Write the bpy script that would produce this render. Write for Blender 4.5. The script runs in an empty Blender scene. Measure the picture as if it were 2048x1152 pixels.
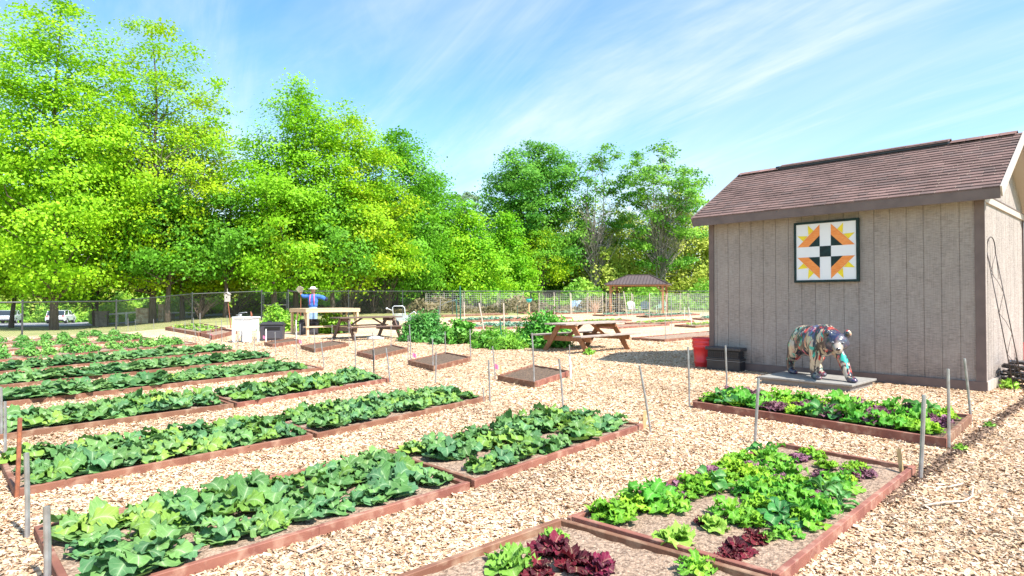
import bpy, bmesh, math, random
import numpy as np
from mathutils import Vector, Matrix
R = math.radians
random.seed(7); rng = np.random.default_rng(7)
SC = bpy.context.scene
COL = SC.collection

# ------------------------------------------------------------------ camera, sky, sun, exposure
F = 1254.0; H = 1.5; CX = 1024.0; HOR = 597.0
PITCH = math.atan((HOR - 576) / F)
cam_d = bpy.data.cameras.new('camera'); cam = bpy.data.objects.new('camera', cam_d); COL.objects.link(cam)
cam.location = (0, 0, H); cam.rotation_euler = (R(90) + PITCH, 0, 0)
cam_d.sensor_width = 36; cam_d.lens = F / 2048 * 36; cam_d.clip_end = 3000; cam_d.clip_start = .05
SC.camera = cam
SC.view_settings.view_transform = 'Standard'; SC.view_settings.look = 'None'
SC.view_settings.exposure = 1.0; SC.view_settings.gamma = 1
SUN_AZ = R(-43)      # direction towards the sun in the ground plane, measured from +x
SUN_EL = R(52)
w = bpy.data.worlds.new('World'); SC.world = w; w.use_nodes = True
nt = w.node_tree; nt.nodes.clear()
def N(t, ty, **k):
    n = t.nodes.new(ty)
    for a, b in k.items(): setattr(n, a, b)
    return n
out = N(nt, 'ShaderNodeOutputWorld'); bg = N(nt, 'ShaderNodeBackground'); sky = N(nt, 'ShaderNodeTexSky')
sky.sky_type = 'NISHITA'; sky.sun_disc = False; sky.sun_elevation = SUN_EL
sky.sun_rotation = R(90) - SUN_AZ
sky.air_density = 1.0; sky.dust_density = .5; sky.ozone_density = 2.5
bg.inputs[1].default_value = 0.11
tc = N(nt, 'ShaderNodeTexCoord'); sep = N(nt, 'ShaderNodeSeparateXYZ'); nt.links.new(tc.outputs['Generated'], sep.inputs[0])
def math_n(t, op, a, b=None, clamp=False):
    n = N(t, 'ShaderNodeMath', operation=op); n.use_clamp = clamp
    for i, v in enumerate((a, b)):
        if v is None: continue
        if isinstance(v, (int, float)): n.inputs[i].default_value = v
        else: t.links.new(v, n.inputs[i])
    return n.outputs[0]
zz = math_n(nt, 'ADD', math_n(nt, 'MAXIMUM', sep.outputs[2], 0.0), .12)
comb = N(nt, 'ShaderNodeCombineXYZ')
nt.links.new(math_n(nt, 'DIVIDE', sep.outputs[0], zz), comb.inputs[0]); nt.links.new(math_n(nt, 'DIVIDE', sep.outputs[1], zz), comb.inputs[1])
def cloud(rot, scl, nscale, lo, hi, detail=9, dist=.6, off=(0, 0, 0)):
    mp = N(nt, 'ShaderNodeMapping'); mp.inputs['Scale'].default_value = scl
    mp.inputs['Location'].default_value = off
    nz = N(nt, 'ShaderNodeTexNoise'); nz.inputs['Scale'].default_value = nscale; nz.inputs['Detail'].default_value = detail
    nz.inputs['Roughness'].default_value = .62; nz.inputs['Distortion'].default_value = dist
    mr = N(nt, 'ShaderNodeMapRange'); mr.inputs[1].default_value = lo; mr.inputs[2].default_value = hi; mr.interpolation_type = 'SMOOTHSTEP'
    vr = N(nt, 'ShaderNodeVectorRotate', rotation_type='Z_AXIS'); vr.inputs['Angle'].default_value = R(rot); nt.links.new(comb.outputs[0], vr.inputs['Vector']); nt.links.new(vr.outputs[0], mp.inputs[0]); nt.links.new(mp.outputs[0], nz.inputs[0]); nt.links.new(nz.outputs[0], mr.inputs[0])
    return mr.outputs[0]
c1 = cloud(50, (.36, 1.3, 1),   .75, .48, .74, off=(3.1, 1.7, 0))
c2 = cloud(40, (.55, .85, 1), .42, .38, .70, detail=7, off=(.4, 5.2, 0))
c3 = cloud(62, (.3, 2.2, 1), 1.6, .42, .7, off=(7, 2, 0))
cf = math_n(nt, 'ADD', math_n(nt, 'MULTIPLY', c1, math_n(nt, 'ADD', math_n(nt, 'MULTIPLY', c2, .8), .25)), math_n(nt, 'MULTIPLY', c3, .22))
cf = math_n(nt, 'ADD', cf, math_n(nt, 'MULTIPLY', math_n(nt, 'SUBTRACT', .34, sep.outputs[2], clamp=True), .9))
cf = math_n(nt, 'ADD', math_n(nt, 'MULTIPLY', cf, .85), math_n(nt, 'MULTIPLY', c2, .42), clamp=True)
hs = N(nt, 'ShaderNodeHueSaturation'); hs.inputs['Saturation'].default_value = 1.22; hs.inputs['Value'].default_value = 1.32; hs.inputs['Hue'].default_value = .488
nt.links.new(sky.outputs[0], hs.inputs['Color'])
mx = N(nt, 'ShaderNodeMix', data_type='RGBA'); mx.inputs[7].default_value = (5.2, 5.5, 5.8, 1)
nt.links.new(cf, mx.inputs[0]); nt.links.new(hs.outputs[0], mx.inputs[6]); nt.links.new(mx.outputs[2], bg.inputs[0]); nt.links.new(bg.outputs[0], out.inputs[0])
sd = bpy.data.lights.new('sun', 'SUN'); sd.energy = 5.0; sd.angle = R(.5); sd.color = (1, .95, .87)
sun = bpy.data.objects.new('sun', sd); COL.objects.link(sun)
tosun = Vector((math.cos(SUN_AZ) * math.cos(SUN_EL), math.sin(SUN_AZ) * math.cos(SUN_EL), math.sin(SUN_EL)))
sun.rotation_euler = tosun.to_track_quat('Z', 'Y').to_euler()
SC.cycles.max_bounces = 6; SC.cycles.transparent_max_bounces = 8

# ------------------------------------------------------------------ terrain and pixel -> ground
def sst(x): x = np.clip(x, 0, 1); return x * x * (3 - 2 * x)
def gz(X, Y):
    X = np.asarray(X, float); Y = np.asarray(Y, float)
    a = X / np.maximum(Y, 1.)
    ww = sst((a + .72) / .3)
    return .012 * np.clip(Y - 22, 0, 55) * ww - .026 * np.clip(Y - 24, 0, 50) * (1 - ww)
def ray(px, py):
    d = Vector(((px - CX) / F, 1, -(py - 576) / F)); d.rotate(Matrix.Rotation(PITCH, 3, 'X')); return d
def at(px, py, z=None):
    d = ray(px, py)
    if z is not None: t = (z - H) / d.z; return Vector((d.x * t, d.y * t, z))
    t = 1.5
    for i in range(4000):
        p = d * t
        if H + p.z <= float(gz(p.x, p.y)): break
        t *= 1.004
    lo, hi = t / 1.004, t
    for i in range(20):
        m = (lo + hi) / 2; p = d * m
        if H + p.z <= float(gz(p.x, p.y)): hi = m
        else: lo = m
    p = d * hi
    return Vector((p.x, p.y, float(gz(p.x, p.y))))
def dep(px, py, Y):          # the point at depth Y seen at a pixel
    d = ray(px, py); t = Y / d.y; return Vector((d.x * t, Y, H + d.z * t))
U = Vector((.684, -.730, 0)); V = Vector((.730, .684, 0)); Z = Vector((0, 0, 1))
UZ = math.atan2(U.y, U.x)    # rotation that takes local +x onto U and local +y onto V

# ------------------------------------------------------------------ materials
MATS = {}
def M(name, c, rough=.65, c2=None, sc=4., stretch=(1, 1, 1), bump=0., bsc=None, metal=0., coat=0., lo=.35, hi=.65, attr=False, trans=0., rnd=0., detail=6, spec=None, c3=None, sc3=1.):
    if name in MATS: return MATS[name]
    m = bpy.data.materials.new(name); m.use_nodes = True; t = m.node_tree; b = t.nodes['Principled BSDF']; L = t.links.new
    b.inputs['Roughness'].default_value = rough; b.inputs['Metallic'].default_value = metal; b.inputs['Coat Weight'].default_value = coat
    if spec is not None: b.inputs['Specular IOR Level'].default_value = spec
    tcn = N(t, 'ShaderNodeTexCoord'); mp = N(t, 'ShaderNodeMapping'); mp.inputs['Scale'].default_value = stretch; L(tcn.outputs['Object'], mp.inputs[0])
    def noise(s, d=detail):
        n = N(t, 'ShaderNodeTexNoise'); n.inputs['Scale'].default_value = s; n.inputs['Detail'].default_value = d; L(mp.outputs[0], n.inputs[0]); return n.outputs[0]
    if attr:
        a = N(t, 'ShaderNodeAttribute'); a.attribute_name = 'col'; src = a.outputs['Color']
    else:
        rgb = N(t, 'ShaderNodeRGB'); rgb.outputs[0].default_value = (*c, 1); src = rgb.outputs[0]
    def mixin(src, col, fac):
        x = N(t, 'ShaderNodeMix', data_type='RGBA'); L(fac, x.inputs[0]); L(src, x.inputs[6]); x.inputs[7].default_value = (*col, 1); return x.outputs[2]
    def rmp(f, lo, hi):
        r = N(t, 'ShaderNodeMapRange'); r.inputs[1].default_value = lo; r.inputs[2].default_value = hi; L(f, r.inputs[0]); return r.outputs[0]
    if c2: src = mixin(src, c2, rmp(noise(sc), lo, hi))
    if c3: src = mixin(src, c3, rmp(noise(sc3), .5, .7))
    if rnd:
        oi = N(t, 'ShaderNodeObjectInfo'); h = N(t, 'ShaderNodeHueSaturation'); L(src, h.inputs['Color'])
        r = N(t, 'ShaderNodeMapRange'); L(oi.outputs['Random'], r.inputs[0]); r.inputs[3].default_value = 1 - rnd; r.inputs[4].default_value = 1 + rnd; L(r.outputs[0], h.inputs['Value'])
        r = N(t, 'ShaderNodeMapRange'); L(oi.outputs['Random'], r.inputs[0]); r.inputs[3].default_value = .5 + rnd * .08; r.inputs[4].default_value = .5 - rnd * .08; L(r.outputs[0], h.inputs['Hue'])
        src = h.outputs[0]
    L(src, b.inputs['Base Color'])
    if bump:
        bn = N(t, 'ShaderNodeBump'); bn.inputs['Strength'].default_value = 1; bn.inputs['Distance'].default_value = bump; L(noise(bsc or sc * 3), bn.inputs['Height']); L(bn.outputs[0], b.inputs['Normal'])
    if trans:
        tr = N(t, 'ShaderNodeBsdfTranslucent'); ms = N(t, 'ShaderNodeMixShader'); ms.inputs[0].default_value = trans
        L(src, tr.inputs[0]); o = t.nodes['Material Output']; L(b.outputs[0], ms.inputs[1]); L(tr.outputs[0], ms.inputs[2]); L(ms.outputs[0], o.inputs[0])
    MATS[name] = m; return m

m_board = M('red_brown_board', (.175, .066, .042), .75, (.25, .108, .066), 4, bump=.0015, bsc=60, rnd=.14, c3=(.36, .22, .15), sc3=9)
m_soil = M('soil', (.34, .235, .165), .95, (.15, .095, .065), 28, bump=.02, bsc=45, lo=.42, hi=.62, c3=(.50, .38, .28), sc3=70)
m_dsoil = M('dark_soil', (.14, .09, .06), .95, (.06, .04, .028), 22, bump=.02, bsc=45, c3=(.26, .17, .10), sc3=60)
m_steel = M('galvanised', (.42, .43, .44), .42, (.26, .24, .23), 9, metal=.55)
m_rust = M('rusted_steel', (.36, .12, .055), .75, (.2, .07, .04), 30, bump=.001)
m_white = M('white_paint', (.8, .8, .78), .5, (.68, .68, .66), 5)
m_lathw = M('pale_lath', (.62, .42, .2), .7, (.5, .33, .15), 12)
m_greenp = M('green_post', (.015, .11, .075), .5, (.03, .16, .11), 8)
m_black = M('black_plastic', (.018, .018, .022), .45, (.03, .03, .034), 6)
m_blacksteel = M('black_steel', (.02, .022, .025), .45)

# ------------------------------------------------------------------ mesh helpers
class MB:
    def __init__(s): s.v = []; s.f = []; s.c = []; s.cc = None
    def add(s, vs, fs):
        o = len(s.v); s.v += [tuple(x) for x in vs]; s.f += [tuple(i + o for i in f) for f in fs]
        s.c += [s.cc or (1, 1, 1)] * len(vs); return s
    def box(s, c, d, rz=0., mat=None):
        x, y, z = [k / 2 for k in d]
        vs = [Vector((a * x, b * y, e * z)) for e in (-1, 1) for a, b in ((-1, -1), (1, -1), (1, 1), (-1, 1))]
        if mat is not None: vs = [mat @ q for q in vs]
        elif rz: m = Matrix.Rotation(rz, 3, 'Z'); vs = [m @ q for q in vs]
        c = Vector(c); vs = [q + c for q in vs]
        return s.add(vs, [(3, 2, 1, 0), (4, 5, 6, 7), (0, 1, 5, 4), (1, 2, 6, 5), (2, 3, 7, 6), (3, 0, 4, 7)])
    def beam(s, a, b, wd, ht, up=(0, 0, 1)):      # box from a to b, wd sideways, ht along up
        a = Vector(a); b = Vector(b); d = (b - a); L = d.length; d.normalize(); up = Vector(up); sx = d.cross(up)
        if sx.length < 1e-4: sx = d.cross(Vector((1, 0, 0)))
        sx.normalize(); uz = sx.cross(d)
        m = Matrix((sx, d, uz)).transposed(); return s.box((a + b) / 2, (wd, L, ht), mat=m)
    def tube(s, pts, r, n=8, caps=True):
        pts = [Vector(p) for p in pts]; k = len(pts); rs = r if hasattr(r, '__len__') else [r] * k
        vs = []; ref = None
        for i, p in enumerate(pts):
            d = (pts[min(i + 1, k - 1)] - pts[max(i - 1, 0)]).normalized()
            if ref is None: ref = d.orthogonal().normalized()
            ref = (ref - d * ref.dot(d)); ref = ref.normalized() if ref.length > 1e-5 else d.orthogonal().normalized()
            b2 = d.cross(ref)
            for j in range(n):
                a = 2 * math.pi * j / n; vs.append(p + (ref * math.cos(a) + b2 * math.sin(a)) * rs[i])
        fs = [(i * n + j, i * n + (j + 1) % n, (i + 1) * n + (j + 1) % n, (i + 1) * n + j) for i in range(k - 1) for j in range(n)]
        if caps: fs += [tuple(range(n))[::-1], tuple((k - 1) * n + j for j in range(n))]
        return s.add(vs, fs)
    def lathe(s, prof, c=(0, 0, 0), n=24):
        c = Vector(c); vs = []; k = len(prof)
        for r, z in prof:
            for j in range(n): a = 2 * math.pi * j / n; vs.append(c + Vector((r * math.cos(a), r * math.sin(a), z)))
        fs = [(i * n + j, i * n + (j + 1) % n, (i + 1) * n + (j + 1) % n, (i + 1) * n + j) for i in range(k - 1) for j in range(n)]
        fs += [tuple(range(n))[::-1], tuple((k - 1) * n + j for j in range(n))]
        return s.add(vs, fs)
    def ell(s, c, r, n=16, m=10, mat=None):
        c = Vector(c); vs = []
        for i in range(m + 1):
            t = math.pi * i / m
            for j in range(n):
                a = 2 * math.pi * j / n; q = Vector((math.sin(t) * math.cos(a) * r[0], math.sin(t) * math.sin(a) * r[1], math.cos(t) * r[2]))
                vs.append(c + (mat @ q if mat is not None else q))
        fs = [(i * n + j, (i + 1) * n + j, (i + 1) * n + (j + 1) % n, i * n + (j + 1) % n) for i in range(m) for j in range(n)]
        return s.add(vs, fs)
    def prism(s, poly, z0, z1, xf=None):
        n = len(poly); vs = [Vector((x, y, z)) for z in (z0, z1) for x, y in poly]
        if xf: vs = [xf(q) for q in vs]
        return s.add(vs, [tuple(range(n))[::-1], tuple(range(n, 2 * n))] + [(i, (i + 1) % n, n + (i + 1) % n, n + i) for i in range(n)])
    def build(s, name, mat, parent=None, smooth=False, loc=None, bevel=0):
        me = bpy.data.meshes.new(name); me.from_pydata([tuple(q) for q in s.v], [], s.f)
        if s.cc is not None:
            a = me.color_attributes.new('col', 'FLOAT_COLOR', 'POINT'); a.data.foreach_set('color', np.array([(*k, 1) for k in s.c], dtype=np.float32).ravel())
        return fin(me, name, mat, parent, smooth, loc, bevel)
def fin(me, name, mat, parent=None, smooth=False, loc=None, bevel=0):
    me.materials.append(mat)
    if smooth: me.polygons.foreach_set('use_smooth', [True] * len(me.polygons))
    me.update(); o = bpy.data.objects.new(name, me); COL.objects.link(o)
    if parent: o.parent = parent
    if loc is not None: o.location = loc
    if bevel:
        b = o.modifiers.new('bevel', 'BEVEL'); b.width = bevel; b.segments = 1; b.limit_method = 'ANGLE'
    return o
def npmesh(name, verts, quads, cols=None, smooth=False):
    me = bpy.data.meshes.new(name); nv = len(verts); nf = len(quads); k = quads.shape[1]
    me.vertices.add(nv); me.vertices.foreach_set('co', verts.astype(np.float32).ravel())
    me.loops.add(nf * k); me.loops.foreach_set('vertex_index', quads.astype(np.int32).ravel())
    me.polygons.add(nf); me.polygons.foreach_set('loop_start', np.arange(0, nf * k, k, dtype=np.int32)); me.polygons.foreach_set('loop_total', np.full(nf, k, dtype=np.int32))
    if smooth: me.polygons.foreach_set('use_smooth', np.ones(nf, bool))
    me.update(calc_edges=True)
    if cols is not None:
        a = me.color_attributes.new('col', 'FLOAT_COLOR', 'POINT'); cc = np.ones((nv, 4), np.float32); cc[:, :3] = cols; a.data.foreach_set('color', cc.ravel())
    me.validate(); return me
def tag(o, label=None, cat=None, group=None, kind=None):
    if label: o['label'] = label
    if cat: o['category'] = cat
    if group: o['group'] = group
    if kind: o['kind'] = kind
    return o
def thing(name, label, cat, loc=(0, 0, 0), rz=0., group=None):
    o = bpy.data.objects.new(name, None); o.empty_display_size = .2; COL.objects.link(o); o.location = loc; o.rotation_euler = (0, 0, rz)
    return tag(o, label, cat, group)
ORD = ['first', 'second', 'third', 'fourth', 'fifth', 'sixth', 'seventh', 'eighth', 'ninth', 'tenth', 'eleventh', 'twelfth', 'thirteenth', 'fourteenth', 'fifteenth', 'sixteenth', 'seventeenth', 'eighteenth', 'nineteenth', 'twentieth']
ORD += ['twenty-' + x for x in ORD[:9]] + ['thirtieth'] + ['thirty-' + x for x in ORD[:9]] + ['fortieth']

# ------------------------------------------------------------------ ground sheets
def polar_sheet(name, mat, a0, a1, na, yf, ny, dz, kind='structure', yn=.4):
    A = np.linspace(a0, a1, na); vs = []
    for a in A:
        y0 = yn(a) if callable(yn) else yn; y1 = yf(a)
        t = np.linspace(0, 1, ny); Y = y0 * (y1 / y0) ** t; X = a * Y
        vs.append(np.stack([X, Y, gz(X, Y) + dz], 1))
    vs = np.concatenate(vs); i = np.arange(na - 1)[:, None] * ny + np.arange(ny - 1)[None]; i = i.ravel()
    q = np.stack([i, i + ny, i + ny + 1, i + 1], 1)
    return tag(fin(npmesh(name, vs, q, smooth=True), name, mat), kind=kind)
m_lawn = M('dry_lawn', (.36, .34, .14), .95, (.20, .24, .06), 1.5, bump=.03, bsc=20, c3=(.46, .40, .22), sc3=6)
g = np.concatenate([-np.geomspace(900, .5, 50), [0], np.geomspace(.5, 900, 50)])
gy = np.concatenate([[-300, -100, -40, -15, -5, 0], np.linspace(2, 100, 80), np.geomspace(105, 1200, 16)])
GX, GY = np.meshgrid(np.concatenate([-np.geomspace(900, 70, 12), np.linspace(-66, 66, 90), np.geomspace(70, 900, 12)]), gy, indexing='ij')
GZ = gz(GX, np.maximum(GY, 1)) - .02
n1, n2 = GX.shape; i = (np.arange(n1 - 1)[:, None] * n2 + np.arange(n2 - 1)[None]).ravel()
tag(fin(npmesh('ground', np.stack([GX.ravel(), GY.ravel(), GZ.ravel()], 1), np.stack([i, i + n2, i + n2 + 1, i + 1], 1), smooth=True), 'ground', m_lawn), kind='structure')

def mulch_mat():
    m = bpy.data.materials.new('wood_chip_mulch'); m.use_nodes = True; t = m.node_tree; b = t.nodes['Principled BSDF']; L = t.links.new
    b.inputs['Roughness'].default_value = .9; b.inputs['Specular IOR Level'].default_value = .2
    tcn = N(t, 'ShaderNodeTexCoord'); n0 = N(t, 'ShaderNodeTexNoise'); n0.inputs['Scale'].default_value = 6; L(tcn.outputs['Object'], n0.inputs[0])
    ad = N(t, 'ShaderNodeMix', data_type='RGBA'); ad.blend_type = 'ADD'; ad.inputs[0].default_value = .25; L(tcn.outputs['Object'], ad.inputs[6]); L(n0.outputs['Color'], ad.inputs[7])
    mp = N(t, 'ShaderNodeMapping'); mp.inputs['Scale'].default_value = (1, .5, 1); mp.inputs['Rotation'].default_value = (0, 0, .5); L(ad.outputs[2], mp.inputs[0])
    vo = N(t, 'ShaderNodeTexVoronoi'); vo.inputs['Scale'].default_value = 48; L(mp.outputs[0], vo.inputs[0])
    cr = N(t, 'ShaderNodeValToRGB'); cr.color_ramp.interpolation = 'LINEAR'
    e = cr.color_ramp.elements; e[0].position = 0; e[0].color = (.20, .115, .065, 1); e[1].position = 1; e[1].color = (.68, .56, .42, 1)
    for p, c in ((.2, (.42, .26, .14, 1)), (.45, (.56, .39, .235, 1)), (.7, (.62, .475, .32, 1))):
        x = e.new(p); x.color = c
    sp = N(t, 'ShaderNodeSeparateColor'); L(vo.outputs['Color'], sp.inputs[0]); L(sp.outputs[0], cr.inputs[0])
    n2_ = N(t, 'ShaderNodeTexNoise'); n2_.inputs['Scale'].default_value = .7; n2_.inputs['Detail'].default_value = 5; L(tcn.outputs['Object'], n2_.inputs[0])
    mr = N(t, 'ShaderNodeMapRange'); mr.inputs[1].default_value = .35; mr.inputs[2].default_value = .7; mr.inputs[3].default_value = .85; mr.inputs[4].default_value = 1.12; L(n2_.outputs[0], mr.inputs[0])
    mu = N(t, 'ShaderNodeMix', data_type='RGBA'); mu.blend_type = 'MULTIPLY'; mu.inputs[0].default_value = 1; L(cr.outputs[0], mu.inputs[6]); L(mr.outputs[0], mu.inputs[7]); L(mu.outputs[2], b.inputs['Base Color'])
    bn = N(t, 'ShaderNodeBump'); bn.inputs['Distance'].default_value = .012; bn.inputs['Strength'].default_value = .8; L(vo.outputs['Distance'], bn.inputs['Height']); L(bn.outputs[0], b.inputs['Normal'])
    return m
m_mulch = mulch_mat()
for e_ in [n for n in m_mulch.node_tree.nodes if n.type == 'VALTORGB'][0].color_ramp.elements: e_.color = [min(.85, k * 1.14) for k in e_.color[:3]] + [1]
edge_px = [(-400, 680), (0, 674), (200, 667), (262, 663), (330, 658), (470, 650), (560, 645), (700, 641), (850, 637), (1060, 630), (1200, 626), (1430, 624), (2048, 624), (2600, 624)]
ea = []; ey = []
for px, py in edge_px:
    p = at(px, py); ea.append((px - CX) / F); ey.append(p.y)
def edgeY(a): return float(np.interp(a, ea, ey))
polar_sheet('mulch', m_mulch, -1.25, 1.25, 130, edgeY, 90, .0)

# parking road behind the left trees
m_asph = M('asphalt', (.30, .30, .31), .85, (.24, .24, .25), 3, bump=.004, bsc=80)
vs = []; ny = 20; XS = np.linspace(-75, -21, 40)
for x in XS:
    Y = np.linspace(45.5, 66, ny) + (-x - 21) * .03; vs.append(np.stack([np.full(ny, x), Y, gz(np.full(ny, x), Y) + .03], 1))
vs = np.concatenate(vs); i = (np.arange(len(XS) - 1)[:, None] * ny + np.arange(ny - 1)[None]).ravel()
tag(fin(npmesh('road', vs, np.stack([i, i + ny, i + ny + 1, i + 1], 1), smooth=True), 'road', m_asph), kind='structure')

# ------------------------------------------------------------------ beds
QUADS = []      # ground footprints kept clear of chips
def inquad(P, q, grow=0.0):
    c = sum((Vector(x) for x in q), Vector((0, 0, 0))) / 4; ok = np.ones(len(P), bool)
    qs = [Vector(x) for x in q]; area = sum(qs[i].x * qs[(i + 1) % 4].y - qs[(i + 1) % 4].x * qs[i].y for i in range(4)); sg = 1 if area > 0 else -1
    for i in range(4):
        a, b = qs[i], qs[(i + 1) % 4]; e = (b - a).normalized()
        ok &= sg * (e.x * (P[:, 1] - a.y) - e.y * (P[:, 0] - a.x)) > -grow
    return ok
def bed(corners, label, group, h=.10, soil=None, fill=.72, th=.04, chips=True):
    q = [Vector(c) for c in corners]; QUADS.append(q); c = sum(q, Vector()) / 4; zb = min(x.z for x in q)
    t = thing('raised_bed', label, 'garden bed', c, 0, group)
    cen = c
    for k in range(4):
        a, b = q[k], q[(k + 1) % 4]; d = (b - a).normalized(); nrm = Vector((-d.y, d.x, 0))
        if nrm.dot(cen - (a + b) / 2) < 0: nrm = -nrm
        e0 = th if k % 2 else 0.0
        a2 = a + nrm * th / 2 + d * e0 - c; b2 = b + nrm * th / 2 - d * e0 - c
        mb = MB(); L = (b2 - a2).length; n = max(1, round(L / 1.3)); pp = [a2.lerp(b2, i / n) + Z * random.uniform(-.006, .006) + nrm * random.uniform(-.008, .008) * (0 < i < n) for i in range(n + 1)]
        for i in range(n): mb.beam(pp[i] + Z * (h / 2 - .01), pp[i + 1] + Z * (h / 2 - .01), th, h + .04)
        mb.build('board', m_board, t, bevel=.004)
    n = 18; vs = np.zeros(((n + 1) ** 2, 3))
    qi = [(x - cen) * .99 for x in q]
    for i in range(n + 1):
        for j in range(n + 1):
            p = qi[0].lerp(qi[1], i / n).lerp(qi[3].lerp(qi[2], i / n), j / n); vs[i * (n + 1) + j] = (p.x, p.y, p.z + h * fill + random.uniform(-.012, .012))
    i = (np.arange(n)[:, None] * (n + 1) + np.arange(n)[None]).ravel()
    fin(npmesh('soil', vs, np.stack([i, i + n + 1, i + n + 2, i + 1], 1), smooth=True), 'soil', soil or m_soil, t)
    return q

# ---- leafy plants
def leaf(L, W, stem=.25, lobes=5, ldep=.15, ruffle=.12, curl=.9, cup=.14, nt_=12, nw=5, tip=.56, seed=0):
    """one leaf along +x from the origin, curving up then over: returns verts, faces, vein weight"""
    rr = random.Random(seed); ph = rr.uniform(0, 6.28)
    vs = []; fs = []; wv = []
    x = z = 0; a = rr.uniform(.75, 1.1)
    tp = 0.
    for i in range(nt_ + 1):
        t = i / nt_ if i < 3 else stem + (1 - stem) * (.5 - .5 * math.cos(math.pi * (i - 2) / (nt_ - 2))) * .9 + (1 - stem) * .1 * (i - 2) / (nt_ - 2)
        if i < 3: t = stem * i / 2
        dt = t - tp; tp = t
        if i: x += L * dt * math.cos(a); z += L * dt * math.sin(a); a -= curl * dt * 1.6 * (.5 + t)
        if t < stem: w = .035 * W
        else:
            s = (t - stem) / (1 - stem); w = W * .5 * max(0., 1 - ((s - tip) / (1.001 - tip if s > tip else tip + .03)) ** 2) ** .5 * (1 + ldep * math.sin(s * lobes * 6.28 + ph))
            w = max(w, .03 * W)
        for j in range(nw):
            v = (j / (nw - 1) - .5) * 2
            zz_ = cup * abs(v) * w + (ruffle * W * math.sin(t * 29 + ph + (3 if v < 0 else 0)) * abs(v) ** 2 if t > stem else 0)
            vs.append((x - zz_ * math.sin(a) * .5, v * w, z + zz_)); wv.append(1 - min(1, abs(v) * 2.2) if nw > 3 else 0)
    for i in range(nt_):
        for j in range(nw - 1): fs.append((i * nw + j, (i + 1) * nw + j, (i + 1) * nw + j + 1, i * nw + j + 1))
    return vs, fs, wv
def plant_mesh(name, n, L, W, col, vein, spread=(.1, 1.0), seed=0, var=.18, mat=None, twist=.4, col2=None, **k):
    rr = random.Random(seed); V_ = []; F_ = []; C_ = []; L_ = []
    for i in range(n):
        f = (i + .5) / n; s = rr.uniform(.7, 1.15) * (1.0 - .35 * (1 - f))
        vs, fs, wv = leaf(L * s, W * s, seed=rr.random(), **k)
        az = i * 2.4 + rr.uniform(-.3, .3); lean = spread[0] + (spread[1] - spread[0]) * f + rr.uniform(-.12, .12)
        m = Matrix.Rotation(az, 3, 'Z') @ Matrix.Rotation(lean - .45, 3, 'Y') @ Matrix.Rotation(rr.uniform(-twist, twist), 3, 'X')
        o = len(V_); base = Vector((rr.uniform(-.02, .02), rr.uniform(-.02, .02), .0)); zf = rr.uniform(1 - var, 1 + var)
        cc = col if (col2 is None or rr.random() < .6) else col2
        nw_ = k.get('nw', 5); ntt = k.get('nt_', 9)
        for ip, (p, wt) in enumerate(zip(vs, wv)):
            L_.append((max(0, (ip // nw_ - 2) / (ntt - 2)), (ip % nw_ / (nw_ - 1) - .5) * 2, 0))
            q = m @ Vector(p) + base; q.z = max(q.z, .004 + .13 * max(0., math.hypot(q.x, q.y) - .10) + .012 * math.sin(q.x * 40 + i) + .01); V_.append(tuple(q))
            C_.append([cc[a] * zf * (1 - wt ** 2 * .35) + vein[a] * wt ** 2 * .35 for a in range(3)])
        F_ += [tuple(x + o for x in f_) for f_ in fs]
    me = npmesh(name, np.array(V_), np.array(F_), np.array(C_), smooth=True); me.materials.append(mat or m_leafv); la = me.attributes.new('lc', 'FLOAT_VECTOR', 'POINT'); la.data.foreach_set('vector', np.array(L_, dtype=np.float32).ravel()); return me
def vein_mat():
    m = M('veined_leaf', (0, 0, 0), .68, attr=True, trans=.25, rnd=.2, spec=.2); t = m.node_tree; L = t.links.new; b = t.nodes['Principled BSDF']
    a = N(t, 'ShaderNodeAttribute'); a.attribute_name = 'lc'; sp = N(t, 'ShaderNodeSeparateXYZ'); L(a.outputs['Vector'], sp.inputs[0])
    av = math_n(t, 'ABSOLUTE', sp.outputs[1]); mid = math_n(t, 'SUBTRACT', 1.0, math_n(t, 'MULTIPLY', av, 13.0), clamp=True)
    fr = math_n(t, 'FRACT', math_n(t, 'SUBTRACT', math_n(t, 'MULTIPLY', sp.outputs[0], 7.0), math_n(t, 'MULTIPLY', av, 1.3))); sd_ = math_n(t, 'SUBTRACT', 1.0, math_n(t, 'MULTIPLY', math_n(t, 'ABSOLUTE', math_n(t, 'SUBTRACT', fr, .5)), 11.0), clamp=True)
    v = math_n(t, 'MAXIMUM', mid, math_n(t, 'MULTIPLY', sd_, .45)); fac = math_n(t, 'MULTIPLY', v, .62)
    src = b.inputs['Base Color'].links[0].from_socket; x = N(t, 'ShaderNodeMix', data_type='RGBA'); L(fac, x.inputs[0]); L(src, x.inputs[6]); ad = N(t, 'ShaderNodeMix', data_type='RGBA'); ad.blend_type = 'ADD'; ad.inputs[0].default_value = 1; L(src, ad.inputs[6]); ad.inputs[7].default_value = (.30, .30, .20, 1); L(ad.outputs[2], x.inputs[7]); L(x.outputs[2], b.inputs['Base Color'])
    n = N(t, 'ShaderNodeTexNoise'); tcn = N(t, 'ShaderNodeTexCoord'); L(tcn.outputs['Object'], n.inputs[0]); n.inputs['Scale'].default_value = 45; bn = N(t, 'ShaderNodeBump'); bn.inputs['Distance'].default_value = .006; L(n.outputs[0], bn.inputs['Height']); L(bn.outputs[0], b.inputs['Normal'])
    return m
m_leafv = vein_mat()
m_leaf = M('leaf', (0, 0, 0), .5, attr=True, trans=.22, rnd=.16, bump=.002, bsc=60, spec=.35)
KG = (.125, .27, .075); KG2 = (.19, .34, .055); KV = (.30, .44, .24)
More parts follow.
